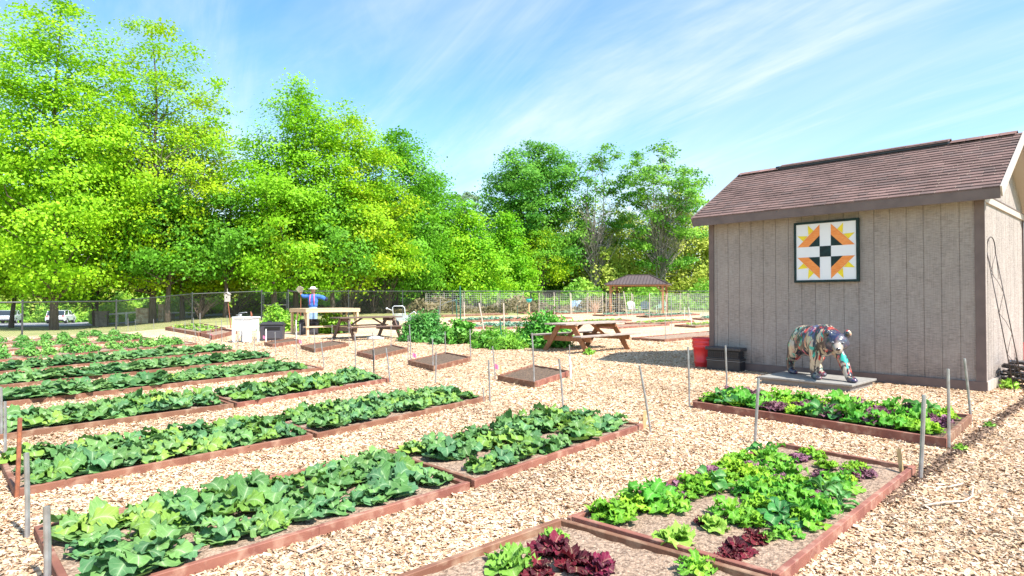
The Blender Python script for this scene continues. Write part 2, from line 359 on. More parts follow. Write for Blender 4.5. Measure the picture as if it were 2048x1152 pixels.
kale = [plant_mesh('kale_plant', 20 + s % 3, .235 + .014 * (s % 4), .155 + .009 * (s % 4), KG, KV, (.05, 1.35), seed=s, col2=KG2 if s % 2 else (.085, .22, .085), lobes=4.5, ldep=.07, ruffle=.075, curl=1.3, nt_=18, nw=7, tip=.55, stem=.3) for s in range(10)]
kale_lo = [plant_mesh('kale_plant', 15, .32, .23, KG, KV, (.05, 1.3), seed=30 + s, col2=(.09, .23, .075), lobes=3, ldep=.07, ruffle=.08, curl=1.2, nt_=13, nw=5) for s in range(5)]
def bush_leaves(n, r, h, ls, col, col2, seed, name, flat=.5, up=.4, elong=1.6):
    g_ = np.random.default_rng(seed); d = g_.normal(size=(n, 3)); d /= np.linalg.norm(d, axis=1)[:, None]; d[:, 2] = np.abs(d[:, 2])
    rad = g_.random(n) ** .45; P = d * rad[:, None] * np.array([r, r, h]); P[:, 2] += .02
    me = leaf_cards(P, ls * g_.uniform(.7, 1.3, n), d * .6 + np.array([0, 0, up]), col, col2, g_, name, elong=elong); me.materials.append(m_leaf); return me
def leaf_cards(P, s, nrm, col, col2, g_, name, elong=1.6, jit=.7, fold=True, clumpc=None):
    n = len(P); nrm = nrm + g_.normal(size=(n, 3)) * jit; nrm /= np.linalg.norm(nrm, axis=1)[:, None]
    t = g_.normal(size=(n, 3)); t -= nrm * (t * nrm).sum(1)[:, None]; t /= np.linalg.norm(t, axis=1)[:, None]; b = np.cross(nrm, t)
    s = np.broadcast_to(s, (n,))[:, None]
    A = P - t * s * elong * .5; C = P + t * s * elong * .5; B = P + b * s * .5 + nrm * s * .12 + t * s * .1; D = P - b * s * .5 + nrm * s * .12 + t * s * .1
    Vv = np.stack([A, B, C, D], 1).reshape(-1, 3); Q = np.arange(4 * n).reshape(n, 4)
    f = g_.random(n)[:, None] if clumpc is None else np.clip(clumpc + g_.normal(size=n) * .22, 0, 1)[:, None]
    cc = np.array(col) * (1 - f) + np.array(col2) * f; cc = cc * g_.uniform(.75, 1.25, (n, 1))
    return npmesh(name, Vv, Q, np.repeat(cc, 4, 0))
potato = [bush_leaves(170, .27, .26, .065, (.10, .30, .06), (.20, .42, .08), 50 + s, 'potato_plant') for s in range(4)]
SPOT = {}
def grow(q, meshes, name, cat, nl, nw, bedname, kindtxt, group, z=.07, jit=.10, smin=.85, smax=1.2, skip=0., margin=.09):
    for i in range(nl):
        for j in range(nw):
            if random.random() < skip: continue
            a = margin + (1 - 2 * margin) * (i + .5 + random.uniform(-.2, .2)) / nl; b = .05 + .9 * (j + .5 + random.uniform(-.18, .18)) / nw
            p = q[0].lerp(q[1], a).lerp(q[3].lerp(q[2], a), b)
            o = bpy.data.objects.new(name, random.choice(meshes)); COL.objects.link(o); o.location = p + Z * z
            o.rotation_euler = (random.uniform(-.1, .1), random.uniform(-.1, .1), random.uniform(0, 6.28)); k = random.uniform(smin, smax); o.scale = (k, k, k * (random.uniform(1.1, 1.4) if kindtxt[0] == 'b' else random.uniform(.9, 1.1)))
            line = {1: '', 2: (', front line', ', rear line')[j % 2], 3: (', front line', ', middle line', ', rear line')[j % 3]}[nw]
            tag(o, f'{kindtxt} {ORD[i % 20]} from left{line}, {bedname}', cat, group)
BW = Vector((-.90, .96, 0))
def row(fa, fb, bw=1.0): return [fa, fb, fb + BW * bw, fa + BW * bw]
GB = 'long red brown garden beds of leafy greens'
A0 = Vector((-2.10, 3.0, 0)); A1 = at(945, 980); A2 = at(1287, 859)
def jn(a, b, g_=.025): d = (b - a).normalized(); return b - d * g_, b + d * g_
rows = []
a1, a2 = jn(A0, A1)
rows.append((row(A0, a1, 1.02), 9, 3, kale, 'nearest long bed, left half', 'broad leaf kale plant'))
rows.append((row(a2, A2, 1.02), 9, 3, kale, 'nearest long bed, right half', 'broad leaf kale plant'))
B0 = at(28, 998); B1 = at(630, 880); B2 = at(972, 803); b1, b2 = jn(B0, B1)
rows.append((row(B0, b1, 1.0), 9, 3, kale, 'second long bed, left half', 'broad leaf kale plant'))
rows.append((row(b2, B2, 1.0), 10, 3, kale, 'second long bed, right half', 'broad leaf kale plant'))
C0 = at(-90, 895); C1 = at(471, 817); C2 = at(780, 764); c1_, c2_ = jn(C0, C1)
rows.append((row(C0, c1_, .95), 12, 2, kale, 'third long bed, left half', 'broad leaf kale plant'))
rows.append((row(c2_, C2, .95), 11, 2, kale, 'third long bed, right half', 'broad leaf kale plant'))
rows.append((row(at(-60, 822), at(647, 741), .95), 19, 2, kale_lo + kale[:3], 'fourth long bed', 'leafy kale plant'))
rows.append((row(at(-50, 784), at(549, 720), .95), 18, 2, kale_lo, 'fifth long bed', 'leafy kale plant'))
rows.append((row(at(-40, 752), at(470, 704), .95), 16, 2, kale_lo, 'sixth long bed', 'leafy kale plant'))
rows.append((row(at(-40, 728), at(395, 690), .95), 10, 2, potato, 'seventh long bed', 'round bushy potato plant'))
rows.append((row(at(-40, 708), at(305, 680), .95), 8, 2, potato, 'eighth long bed', 'round bushy potato plant'))
rows.append((row(at(-40, 693), at(262, 671), .9), 7, 2, potato, 'ninth long bed', 'round bushy potato plant'))
for k, (q, nl, nw, ms, bn, kt) in enumerate(rows):
    bed(q, f'long red brown edged bed planted with {"potatoes" if ms is potato else "kale"}, {bn}', GB, soil=m_soil, h=.058 if k < 8 else .05)
    grow(q, ms, 'potato_plant' if ms is potato else 'kale_plant', 'vegetable plant', nl, nw, bn, kt, 'potato plants in the rear beds' if ms is potato else 'kale plants in the long beds', smin=.85 if k < 4 else (1.1 if k < 9 else .65), smax=1.3 if k < 4 else (1.45 if k < 9 else .95), margin=.04, skip=0, z=.05)

# small empty square beds
sb = [([(995, 762), (1069, 777), (1139, 753), (1066, 739)], 'empty square bed of bare soil, nearest of the small ones'),
      ([(816, 730), (867, 743), (942, 723), (890, 712)], 'empty square bed of bare soil, second nearest of the small ones'),
      ([(713, 711), (749, 721), (816, 704), (783, 696)], 'small empty bed between the second nearest square bed and the dark table'),
      ([(601, 698), (630, 706), (697, 693), (664, 687)], 'small empty bed in front of the brown picnic table'),
      ([(528, 691), (545, 695), (602, 687), (585, 682)], 'small sunken empty bed beside the black compost bin')]
for px, lab in sb: bed([at(*p) for p in px], lab, 'small empty square beds', soil=m_dsoil, h=.10, fill=.8)

# salad beds
S = [at(1133, 1054), at(1388, 1156), Vector((0, 0, 0)), at(1550, 897)]
S1q = [at(1133, 1054), at(1555, 899), at(1832, 950), at(1560, 1178)]
S1 = bed(S1q, 'wide bed of mixed salad greens in the right foreground', 'salad beds', soil=m_soil, h=.065, fill=.55)
dv = (S1q[0] - S1q[1]).normalized()
S2q = [S1q[0] + dv * .05, S1q[3] + dv * .05, S1q[3] + dv * 1.6, S1q[0] + dv * 1.6]
S2 = bed(S2q, 'bed of red lettuces cut off by the bottom of the picture', 'salad beds', soil=m_soil, h=.065, fill=.55)
S3q = [at(1385, 817), at(1892, 898), at(1944, 847), at(1440, 792)]
S3 = bed(S3q, 'narrow bed full of mixed salad greens before the bear statue', 'salad beds', soil=m_dsoil, h=.095, fill=.75)

def salad(kind, seed, s=1.):
    if kind == 'frilly': return plant_mesh('mizuna_plant', 60, .19 * s, .05 * s, (.24, .46, .025), (.30, .50, .07), (.1, 1.15), seed=seed, col2=(.16, .38, .025), lobes=6, ldep=.75, ruffle=.2, curl=1.3, nt_=22, nw=5, stem=.15)
    if kind == 'mustard': return plant_mesh('mustard_plant', 18, .28 * s, .10 * s, (.11, .36, .03), (.30, .50, .13), (.1, 1.1), seed=seed, col2=(.17, .40, .03), lobes=5, ldep=.45, ruffle=.2, curl=1.2, nt_=18, nw=5, stem=.15)
    if kind == 'purple': return plant_mesh('red_mustard_plant', 46, .17 * s, .048 * s, (.19, .075, .12), (.22, .17, .10), (.1, 1.3), seed=seed, col2=(.28, .12, .19), lobes=6, ldep=.8, ruffle=.2, curl=1.3, nt_=22, nw=5, stem=.2)
    if kind == 'spoon': return plant_mesh('pak_choi_plant', 14, .27 * s, .14 * s, (.055, .23, .05), (.45, .58, .32), (.1, 1.1), seed=seed, col2=(.08, .28, .06), lobes=1, ldep=.03, ruffle=.04, curl=1.0, stem=.42, nt_=11, nw=5, cup=.35)
    if kind == 'lettuce': return plant_mesh('lettuce_plant', 17, .15 * s, .14 * s, (.26, .48, .07), (.46, .62, .22), (.0, 1.2), seed=seed, lobes=2, ldep=.06, ruffle=.14, curl=.9, stem=.1, nt_=13, nw=7, cup=.35, tip=.66)
    if kind == 'redlettuce': return plant_mesh('red_lettuce_plant', 24, .17 * s, .13 * s, (.15, .012, .03), (.26, .09, .06), (.0, 1.2), seed=seed, col2=(.09, .014, .028), lobes=4, ldep=.12, ruffle=.13, curl=1.1, stem=.1, nt_=16, nw=7, cup=.25, tip=.68)
SM = {k: [salad(k, 100 + i * 7 + len(k)) for i in range(4)] for k in ('frilly', 'mustard', 'purple', 'spoon', 'lettuce', 'redlettuce')}
names = dict(frilly=('mizuna_plant', 'frilly yellow green mizuna mound'), mustard=('mustard_plant', 'jagged bright green mustard plant'), purple=('red_mustard_plant', 'feathery dark purple mustard plant'), spoon=('pak_choi_plant', 'spoon leaved dark green pak choi'), lettuce=('lettuce_plant', 'pale green lettuce head'), redlettuce=('red_lettuce_plant', 'deep red lettuce head'))
cnt = {}
def sp(kind, px, py, s, where, z=.05):
    p = at(px, py); o = bpy.data.objects.new(names[kind][0], random.choice(SM[kind])); COL.objects.link(o); o.location = p + Z * z
    s *= .88 if kind == 'redlettuce' else (1.3 if kind == 'frilly' else 1.08); o.scale = (s, s, s * (1.1 if 'lettuce' in kind else 1.4)); o.rotation_euler = (random.uniform(-.08, .08), random.uniform(-.08, .08), random.uniform(0, 6.28))
    k = (kind, where); cnt.setdefault(k, []).append((px, o))
for kind, px, py, s in [('frilly', 1228, 1048, 1.0), ('mustard', 1305, 1020, 1.0), ('purple', 1352, 1000, .9), ('frilly', 1395, 990, .95), ('frilly', 1372, 1000, .75), ('purple', 1420, 960, .9), ('spoon', 1418, 985, .75),
                        ('frilly', 1462, 950, .9), ('spoon', 1528, 915, .6), ('frilly', 1500, 965, .9), ('frilly', 1535, 985, .8), ('mustard', 1565, 962, .9), ('frilly', 1625, 925, .75), ('purple', 1595, 930, .8), ('frilly', 1710, 948, .6), ('purple', 1700, 965, .75), ('purple', 1735, 962, .7),
                        ('mustard', 1670, 985, .85), ('spoon', 1650, 1000, .75), ('frilly', 1690, 975, .6), ('mustard', 1465, 1045, .75), ('frilly', 1530, 1035, .85), ('spoon', 1560, 1055, .75), ('mustard', 1600, 1045, .85), ('mustard', 1610, 1060, .8), ('purple', 1635, 1010, .6), ('mustard', 1585, 1010, .8), ('purple', 1560, 975, .7),
                        ('lettuce', 1352, 1098, .95), ('lettuce', 1428, 1070, .85), ('redlettuce', 1405, 1060, .5), ('redlettuce', 1475, 1118, .85), ('redlettuce', 1510, 1095, .75), ('lettuce', 1535, 1095, .55), ('redlettuce', 1455, 1135, .7), ('mustard', 1395, 1158, .55), ('frilly', 1445, 975, .8), ('frilly', 1480, 935, .8), ('mustard', 1500, 1000, .8), ('frilly', 1495, 1060, .7), ('mustard', 1640, 1035, .7), ('mustard', 1540, 930, .8), ('frilly', 1600, 985, .7), ('purple', 1500, 945, .7), ('mustard', 1345, 1030, .7), ('frilly', 1265, 1030, .8), ('spoon', 1680, 1020, .6), ('frilly', 1655, 945, .6), ('purple', 1645, 965, .7), ('mustard', 1570, 1085, .5)]:
    sp(kind, px, py, s, 'in the wide foreground bed', .04)
for kind, px, py, s in [('lettuce', 1022, 1150, 1.0), ('redlettuce', 1105, 1118, 1.0), ('lettuce', 1112, 1092, .6), ('redlettuce', 1150, 1150, 1.05), ('redlettuce', 1195, 1155, .9), ('redlettuce', 1075, 1165, .8)]:
    sp(kind, px, py, s, 'in the bed at the bottom edge', .04)
rr = random.Random(5); seq = ['purple', 'spoon', 'frilly', 'mustard', 'frilly', 'purple', 'frilly', 'frilly', 'spoon', 'frilly', 'mustard', 'frilly', 'mustard', 'purple', 'frilly', 'mustard']
for j in range(3):
    for i in range(15):
        a = .045 + .91 * (i + .5 + rr.uniform(-.2, .2)) / 15; p = S3q[0].lerp(S3q[1], a).lerp(S3q[3].lerp(S3q[2], a), .2 + .3 * j)
        kind = seq[(i + j * 2) % 16] if rr.random() < .65 else rr.choice(['frilly', 'mustard', 'purple', 'mustard'])
        o = bpy.data.objects.new(names[kind][0], rr.choice(SM[kind])); COL.objects.link(o); o.location = p + Z * .08; k = rr.uniform(1.05, 1.4) * (1.15 if kind == 'purple' else .95)
        o.scale = (k, k, k * 1.45); o.rotation_euler = (0, 0, rr.uniform(0, 6.28)); cnt.setdefault((kind, 'in the narrow bed before the bear'), []).append((i + j * .3, o))
for (kind, where), l in cnt.items():
    l.sort(key=lambda e: e[0])
    for k, (_, o) in enumerate(l):
        pos = f', {ORD[k]} from left' if len(l) > 1 else ''
        tag(o, f'{names[kind][1]} {where}{pos}', 'vegetable plant', names[kind][1].split(' ')[0] + ' salad plants ' + where)

# ------------------------------------------------------------------ wood chips (near the camera, real pieces)
def chips(n, ymin, ymax, smin, smax, pw=1.0):
    g_ = np.random.default_rng(3); Y = ymin * (ymax / ymin) ** (g_.random(n) ** pw); X = g_.uniform(-.88, .88, n) * Y
    P = np.stack([X, Y, gz(X, Y)], 1); keep = np.ones(n, bool)
    for q in QUADS: keep &= ~inquad(P, q, .0)
    P = P[keep]; n = len(P); s = g_.uniform(smin, smax, n) * g_.choice([.5, .7, 1., 1.5], n, p=[.35, .35, .24, .06]) * (1 + P[:, 1] * .035)
    lg = g_.random(n) < .03; s = np.where(lg, s * .7, s); az = g_.uniform(0, 6.28, n); ti = g_.normal(size=n) * .28; ro = g_.normal(size=n) * .35
    t = np.stack([np.cos(az) * np.cos(ti), np.sin(az) * np.cos(ti), np.sin(ti)], 1); b = np.stack([-np.sin(az) * np.cos(ro), np.cos(az) * np.cos(ro), np.sin(ro)], 1)
    el = np.where(lg, g_.uniform(5, 10, n), g_.uniform(1.2, 4.2, n))[:, None]; s = s[:, None] * .5; P[:, 2] += g_.uniform(.002, .015, n)
    sk = g_.uniform(-.5, .5, n)[:, None] * s
    v = np.stack([P - t * s * el - b * s + t * sk, P + t * s * el - b * s, P + t * s * el + b * s - t * sk, P - t * s * el + b * s], 1).reshape(-1, 3)
    pal = np.array([1.02, .97, .89]) * np.array([(.70, .58, .46), (.62, .46, .32), (.57, .39, .25), (.42, .27, .18), (.65, .51, .38), (.27, .18, .125), (.52, .42, .35)])
    c = pal[g_.choice(7, n, p=[.20, .2, .16, .10, .2, .06, .08])] * g_.uniform(.85, 1.1, (n, 1)) * (.97 + .09 * np.sin(P[:, :1] * 1.3 + 2 * np.sin(P[:, 1:2] * .7)) + .07 * np.sin(P[:, 1:2] * 2.1 + P[:, :1] * 3.1))
    return npmesh('wood_chips', v, np.arange(4 * n).reshape(n, 4), np.repeat(np.clip(c, 0, .86), 4, 0))
m_chip = M('loose_chip', (0, 0, 0), .85, attr=True, spec=.2)
tag(fin(chips(760000, 2.6, 24, .0062, .0150, .85), 'wood_chips', m_chip), 'pale splintered wood chips covering the paths between the beds', 'wood chips', kind='stuff')
# scuffed dark line in the mulch right of the salad beds, with a few sticks
tr = []
a_, b_ = at(1770, 1010), at(2075, 785)
g_ = np.random.default_rng(9); n = 2600; tt = g_.random(n)[:, None]; P = np.array(a_) * (1 - tt) + np.array(b_) * tt + g_.normal(size=(n, 3)) * np.array([.035, .035, 0]); P[:, 2] = .012 + g_.random(n) * .012
tag(fin(leaf_cards(P, g_.uniform(.014, .03, n), np.tile([0, 0, 1.], (n, 1)), (.09, .06, .045), (.26, .17, .12), g_, 'dark_litter', jit=.35), 'dark_litter', m_chip), 'dark line of old bark litter running beside the salad beds', 'bark litter', kind='stuff')
for k, (pts, rad, lab) in enumerate([([(1845, 1020), (1890, 1015), (1930, 1008), (1944, 1000), (1946, 985)], .009, 'pale bent stick lying on the chips at right'), ([(1895, 982), (1925, 977)], .008, 'short pale splinter above the bent stick'), ([(600, 1118), (650, 1098)], .006, 'thin twig on the chips in front of the nearest kale bed')]):
    mb = MB(); mb.tube([at(*p) + Z * (.03 + .01 * math.sin(i * 2)) for i, p in enumerate(pts)], [rad * (1 - .08 * i) for i in range(len(pts))], 6)
    tag(mb.build('stick', M('bleached_wood', (.6, .52, .42), .8, (.45, .36, .28), 20), smooth=True), lab, 'stick')

# ------------------------------------------------------------------ stakes
def stake(bx, by, tx, ty, mat, r, label, cat='stake', name='metal_stake', flat=False, group='metal stakes at the bed corners'):
    b = at(bx, by); t = dep(tx, ty, b.y); 
    mb = MB()
    if flat: mb.beam(Vector((0, 0, -.05)), t - b, r * 3.2, r * .7, up=(0, 1, 0))
    else:
        mb.tube([(0, 0, -.05), (t - b) * .5 + Vector((r * .2, 0, 0)), t - b], r, 8)
        mb.tube([(t - b) * .999, (t - b) * 1.0 + Z * .002], [r * .6, r * .55], 8)
    o = mb.build(name, mat, smooth=False, loc=b); return tag(o, label, cat, group)
G_ = m_steel
ST = [(95, 1172, 93, 1013, .017, 'thick grey stake at the front left corner of the nearest bed'), (55, 1080, 53, 906, .015, 'tall grey stake behind the left end of the nearest bed'), (10, 915, 10, 803, .013, 'grey stake at the picture edge beside the second bed'), (3, 880, 2, 775, .013, 'grey stake furthest left, by the third bed'),
      (1303, 866, 1279, 731, .012, 'leaning grey stake at the right end of the nearest kale bed'), (1379, 815, 1376, 694, .013, 'grey stake at the left end of the bear salad bed'), (1454, 790, 1451, 691, .014, 'grey stake in front of the black crates'), (1509, 887, 1517, 757, .016, 'grey stake between the two salad beds'),
      (1840, 960, 1848, 790, .017, 'stout grey stake with rusty foot, right corner of the wide salad bed'), (1898, 899, 1896, 738, .014, 'grey stake at the front right corner of the bear salad bed'), (1943, 845, 1929, 717, .014, 'leaning grey stake at the rear right corner of the bear salad bed'),
      (594, 719, 591, 665, .010, 'thin stake left of the small bed by the brown table'), (600, 696, 600, 648, .010, 'thin stake at the left corner of the small bed by the brown table'), (630, 706, 628, 658, .011, 'thin stake at the front corner of the small bed by the brown table'), (649, 738, 642, 684, .011, 'leaning stake at the end of the fourth bed'),
      (664, 688, 664, 649, .010, 'thin stake at the back corner of the small bed by the brown table'), (698, 693, 698, 643, .011, 'thin stake in front of the brown table left legs'), (711, 744, 710, 666, .012, 'stake at the left corner of the third small bed'), (749, 722, 745, 665, .012, 'stake at the front corner of the third small bed'),
      (781, 766, 772, 696, .013, 'leaning stake at the end of the third kale bed'), (782, 699, 782, 640, .012, 'tall stake before the right end of the brown table'), (816, 725, 816, 671, .011, 'short stake of the pair beside the pink flag'), (822, 725, 819, 649, .012, 'tall stake of the pair beside the pink flag'),
      (866, 742, 865, 677, .012, 'tall stake at the front corner of the second nearest square bed'), (871, 767, 872, 703, .013, 'stake standing in the chips before the second nearest square bed'), (891, 713, 890, 663, .011, 'stake at the back corner of the second nearest square bed'), (941, 720, 940, 658, .012, 'stake at the right corner of the second nearest square bed'),
      (968, 804, 966, 775, .009, 'short thin peg at the right end of the second bed'), (980, 804, 977, 720, .013, 'stake at the right end of the second bed'), (991, 759, 985, 693, .012, 'leaning stake left of the nearest square bed'), (1069, 776, 1064, 666, .014, 'tall stake at the front corner of the nearest square bed'),
      (1127, 817, 1118, 718, .014, 'leaning stake beyond the back corner of the nearest kale bed'),
      (256, 665, 256, 636, .010, 'thin stake by the fence, first from the left'), (272, 661, 270, 638, .010, 'thin stake by the fence, second from the left'), (308, 665, 307, 638, .010, 'thin stake by the fence, third from the left'), (349, 682, 347, 650, .010, 'thin stake left of the leafy bed by the fence'), (370, 684, 370, 643, .010, 'stake in front of the leafy bed by the fence, left one'),
      (387, 667, 387, 636, .012, 'stake at the leafy bed by the fence, second one'), (391, 688, 390, 652, .010, 'stake in front of the leafy bed by the fence, third one'), (400, 672, 400, 626, .013, 'tall whitish stake at the leafy bed by the fence'), (416, 674, 416, 645, .011, 'stake just right of the tall whitish stake'), (420, 694, 420, 655, .010, 'thin stake before the flagged corner'),
      (432, 677, 432, 643, .011, 'stake at the right end of the leafy bed by the fence'), (444, 696, 443, 640, .010, 'long thin stake left of the white sink'), (455, 665, 454, 631, .010, 'thin stake behind the white sink'), (476, 704, 476, 662, .011, 'stake in front of the white sink'), (509, 702, 508, 669, .011, 'stake in front of the gap between sink and compost bin'), (551, 706, 550, 664, .011, 'stake at the right corner of the compost bin')]
for i, (bx, by, tx, ty, r, lab) in enumerate(ST): stake(bx, by, tx, ty, G_, r, lab)
stake(33, 999, 40, 836, m_rust, .015, 'rusty red stake at the left corner of the second bed', name='rusty_stake')
stake(748, 747, 746, 700, m_black, .014, 'short black stake beside the third small bed', name='black_stake')
stake(1142, 757, 1139, 712, m_white, .019, 'stout white painted stake at the right of the nearest square bed', name='white_stake')
stake(1139, 735, 1139, 690, m_steel, .012, 'grey rod rising behind the white painted stake')
stake(532, 687, 532, 658, m_white, .02, 'white painted stake in front of the compost bin', name='white_stake')
stake(593, 681, 592, 640, m_white, .018, 'white painted stake left of the trestle table bins', name='white_stake')
for a in [(1288, 857, 1290, 822, 'pale wooden lath at the end of the nearest kale bed'), (1806, 952, 1797, 897, 'pale wooden lath at the corner of the wide salad bed'), (1002, 755, 1001, 731, 'pale wooden lath left of the nearest square bed')]:
    stake(*a[:4], m_lathw, .011, a[4], 'lath', 'wooden_lath', True, 'pale wooden laths')
m_pink = M('pink_tape', (.85, .18, .35), .5)
for px, y0, y1, lab in [(825, 722, 705, 'pink marker flag between the second and third square beds'), (988, 742, 730, 'pink flag on the leaning stake by the nearest square bed'), (526, 684, 671, 'pink flag at the foot of the compost bin'), (598, 689, 681, 'pale pink flag beside the trestle table'), (421, 678, 668, 'pink flag near the leafy bed by the fence')]:
    b = at(px, y0); t = thing('marker_flag', lab, 'flag', b, 0, 'pink marker flags'); h = max(.16, dep(px, y1, b.y).z - b.z)
    MB().tube([(0, 0, -.03), (0, 0, h)], .0025, 5).build('wire', m_steel, t)
    mb = MB(); n = 5
    vs = [Vector((.002 + i * .022, .01 * math.sin(i * 1.5), h - j * .1 - i * .01)) for i in range(n) for j in range(2)]; mb.add(vs, [(2 * i, 2 * i + 1, 2 * i + 3, 2 * i + 2) for i in range(n - 1)]); mb.build('ribbon', m_pink, t)

# ------------------------------------------------------------------ shed
GL = at(1421, 735.5); GL.z = 0; 
SH = thing('garden_shed', 'tan board sided garden shed with brown shingle roof', 'shed', GL, UZ)
LW = 4.82; DW = 3.70; EH = 3.10
def siding_mat(name, c, c2):
    m = bpy.data.materials.new(name); m.use_nodes = True; t = m.node_tree; b = t.nodes['Principled BSDF']; L = t.links.new; b.inputs['Roughness'].default_value = .85
    tcn = N(t, 'ShaderNodeTexCoord')
    def nz(st, s, lo, hi, o0=0, o1=1, d=8):
        mp = N(t, 'ShaderNodeMapping'); mp.inputs['Scale'].default_value = st; L(tcn.outputs['Object'], mp.inputs[0]); n = N(t, 'ShaderNodeTexNoise'); n.inputs['Scale'].default_value = s; n.inputs['Detail'].default_value = d; n.inputs['Roughness'].default_value = .7; L(mp.outputs[0], n.inputs[0])
        r = N(t, 'ShaderNodeMapRange'); r.inputs[1].default_value = lo; r.inputs[2].default_value = hi; r.inputs[3].default_value = o0; r.inputs[4].default_value = o1; L(n.outputs[0], r.inputs[0]); return r.outputs[0]
    f = math_n(t, 'MULTIPLY', nz((1, 1, 7), 9, .40, .66), nz((1, 1, 1), 2.2, .32, .58, .35, 1), clamp=True)
    f = math_n(t, 'ADD', math_n(t, 'MULTIPLY', f, .8), math_n(t, 'MULTIPLY', nz((12, 12, .5), 6, .45, .75), .5), clamp=True)
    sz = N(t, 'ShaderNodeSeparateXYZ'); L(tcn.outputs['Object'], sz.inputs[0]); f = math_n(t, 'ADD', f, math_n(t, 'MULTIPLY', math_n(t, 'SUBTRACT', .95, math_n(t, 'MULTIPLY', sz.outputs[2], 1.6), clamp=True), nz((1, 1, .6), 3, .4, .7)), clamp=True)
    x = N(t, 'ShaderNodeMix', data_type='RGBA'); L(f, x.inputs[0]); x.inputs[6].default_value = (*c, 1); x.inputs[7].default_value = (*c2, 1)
    x2 = N(t, 'ShaderNodeMix', data_type='RGBA'); x2.blend_type = 'MULTIPLY'; x2.inputs[0].default_value = 1; L(x.outputs[2], x2.inputs[6]); L(nz((1, 1, .5), 1.3, .3, .7, .88, 1.1), x2.inputs[7]); L(x2.outputs[2], b.inputs['Base Color'])
    bn = N(t, 'ShaderNodeBump'); bn.inputs['Distance'].default_value = .003; L(nz((1, 1, 10), 14, .3, .7), bn.inputs['Height']); L(bn.outputs[0], b.inputs['Normal'])
    return m
m_side = siding_mat('board_siding', (.40, .345, .312), (.185, .152, .138))
m_trim = M('brown_trim', (.165, .118, .108), .65, (.13, .093, .085), 5, bump=.001, bsc=40)
def shingle_mat():
    m = bpy.data.materials.new('brown_shingle'); m.use_nodes = True; t = m.node_tree; b = t.nodes['Principled BSDF']; L = t.links.new; b.inputs['Roughness'].default_value = .95
    a = N(t, 'ShaderNodeAttribute'); a.attribute_name = 'col'; tcn = N(t, 'ShaderNodeTexCoord')
    n = N(t, 'ShaderNodeTexNoise'); n.inputs['Scale'].default_value = 1.6; n.inputs['Detail'].default_value = 8; L(tcn.outputs['Object'], n.inputs[0])
    r = N(t, 'ShaderNodeMapRange'); r.inputs[1].default_value = .3; r.inputs[2].default_value = .7; r.inputs[3].default_value = .68; r.inputs[4].default_value = 1.25; L(n.outputs[0], r.inputs[0])
    n2 = N(t, 'ShaderNodeTexNoise'); n2.inputs['Scale'].default_value = 120; L(tcn.outputs['Object'], n2.inputs[0])
    r2 = N(t, 'ShaderNodeMapRange'); r2.inputs[1].default_value = .3; r2.inputs[2].default_value = .7; r2.inputs[3].default_value = .75; r2.inputs[4].default_value = 1.25; L(n2.outputs[0], r2.inputs[0])
    x = N(t, 'ShaderNodeMix', data_type='RGBA'); x.blend_type = 'MULTIPLY'; x.inputs[0].default_value = 1; L(a.outputs[0], x.inputs[6]); L(math_n(t, 'MULTIPLY', r.outputs[0], r2.outputs[0]), x.inputs[7]); L(x.outputs[2], b.inputs['Base Color'])
    return m
m_shin = shingle_mat()
# walls: grooved sheets. local frame x along the front wall, y into the shed
def grooved(mb, p0, p1, z0, z1f, nrm, step=.255, gw=.013, gd=.009, first=.16):
    p0 = Vector(p0); p1 = Vector(p1); L = (p1 - p0).length; d = (p1 - p0) / L; xs = [0.]; x = first; prof = [(0, 0)]
    while x < L - .05: prof += [(x, 0), (x + .002, -gd), (x + gw, -gd), (x + gw + .002, 0)]; x += step
    prof.append((L, 0)); vs = []
    for (x, o) in prof:
        q = p0 + d * x + Vector(nrm) * o; vs.append(Vector((q.x, q.y, z0))); vs.append(Vector((q.x, q.y, z1f(x))))
    mb.add(vs, [(2 * i, 2 * i + 2, 2 * i + 3, 2 * i + 1) for i in range(len(prof) - 1)])
rise = 1.24 / 2.17; OH = .30
def roofz(y): return 3.235 + rise * (min(y, DW - y) + OH)      # top of the deck above a depth y
mb = MB(); grooved(mb, (0, 0, 0), (LW, 0, 0), .15, lambda x: EH + .05, (0, -1, 0)); mb.build('front_wall', m_side, SH)
sw = MB(); grooved(sw, (LW, 0, 0), (LW, DW, 0), .15, lambda y: roofz(y) - .12, (1, 0, 0), first=.30, step=.40); sw.build('side_wall', m_side, SH)
sw = MB(); sw.add([(0, DW, .1), (LW, DW, .1), (LW, DW, EH + .05), (0, DW, EH + .05)], [(0, 1, 2, 3)]); sw.add([(0, 0, .1), (0, DW, .1), (0, DW, EH), (0, DW / 2, roofz(DW / 2) - .12), (0, 0, EH)], [(0, 1, 2, 3, 4)]); sw.build('rear_wall', m_side, SH)
for cx, cy, sx, sy in ((.0, 0, 1, 1), (LW, 0, -1, 1), (0, DW, 1, -1), (LW, DW, -1, -1)):
    mb = MB(); mb.box((cx + sx * .055 - sx * .013, cy - sy * .013, 1.65), (.11, .024, 2.98)); mb.box((cx - sx * .016, cy + sy * .052, 1.65), (.02, .10 + (.0 if sx > 0 else -.02), 2.98))
    if cx > 1 and cy < 1: mb = MB(); mb.box((cx - .055 + .013, cy - .014, 1.66), (.135, .026, 3.0)); 
    mb.build('corner_trim', m_trim, SH)
if True:
    mb = MB(); mb.box((LW + .014, .045, 1.66), (.024, .085, 3.0)); mb.build('side_corner_trim', m_side, SH)
mb = MB(); mb.box((LW / 2, -.018, .085), (LW + .07, .04, .15)); mb.build('base_board', m_trim, SH)
m_tanp = M('tan_paint', (.44, .38, .34), .7, (.44, .37, .32), 4)
mb = MB(); mb.box((LW + .02, DW / 2 + .0, .085), (.04, DW - .0, .15)); mb.build('side_base_board', m_tanp, SH)
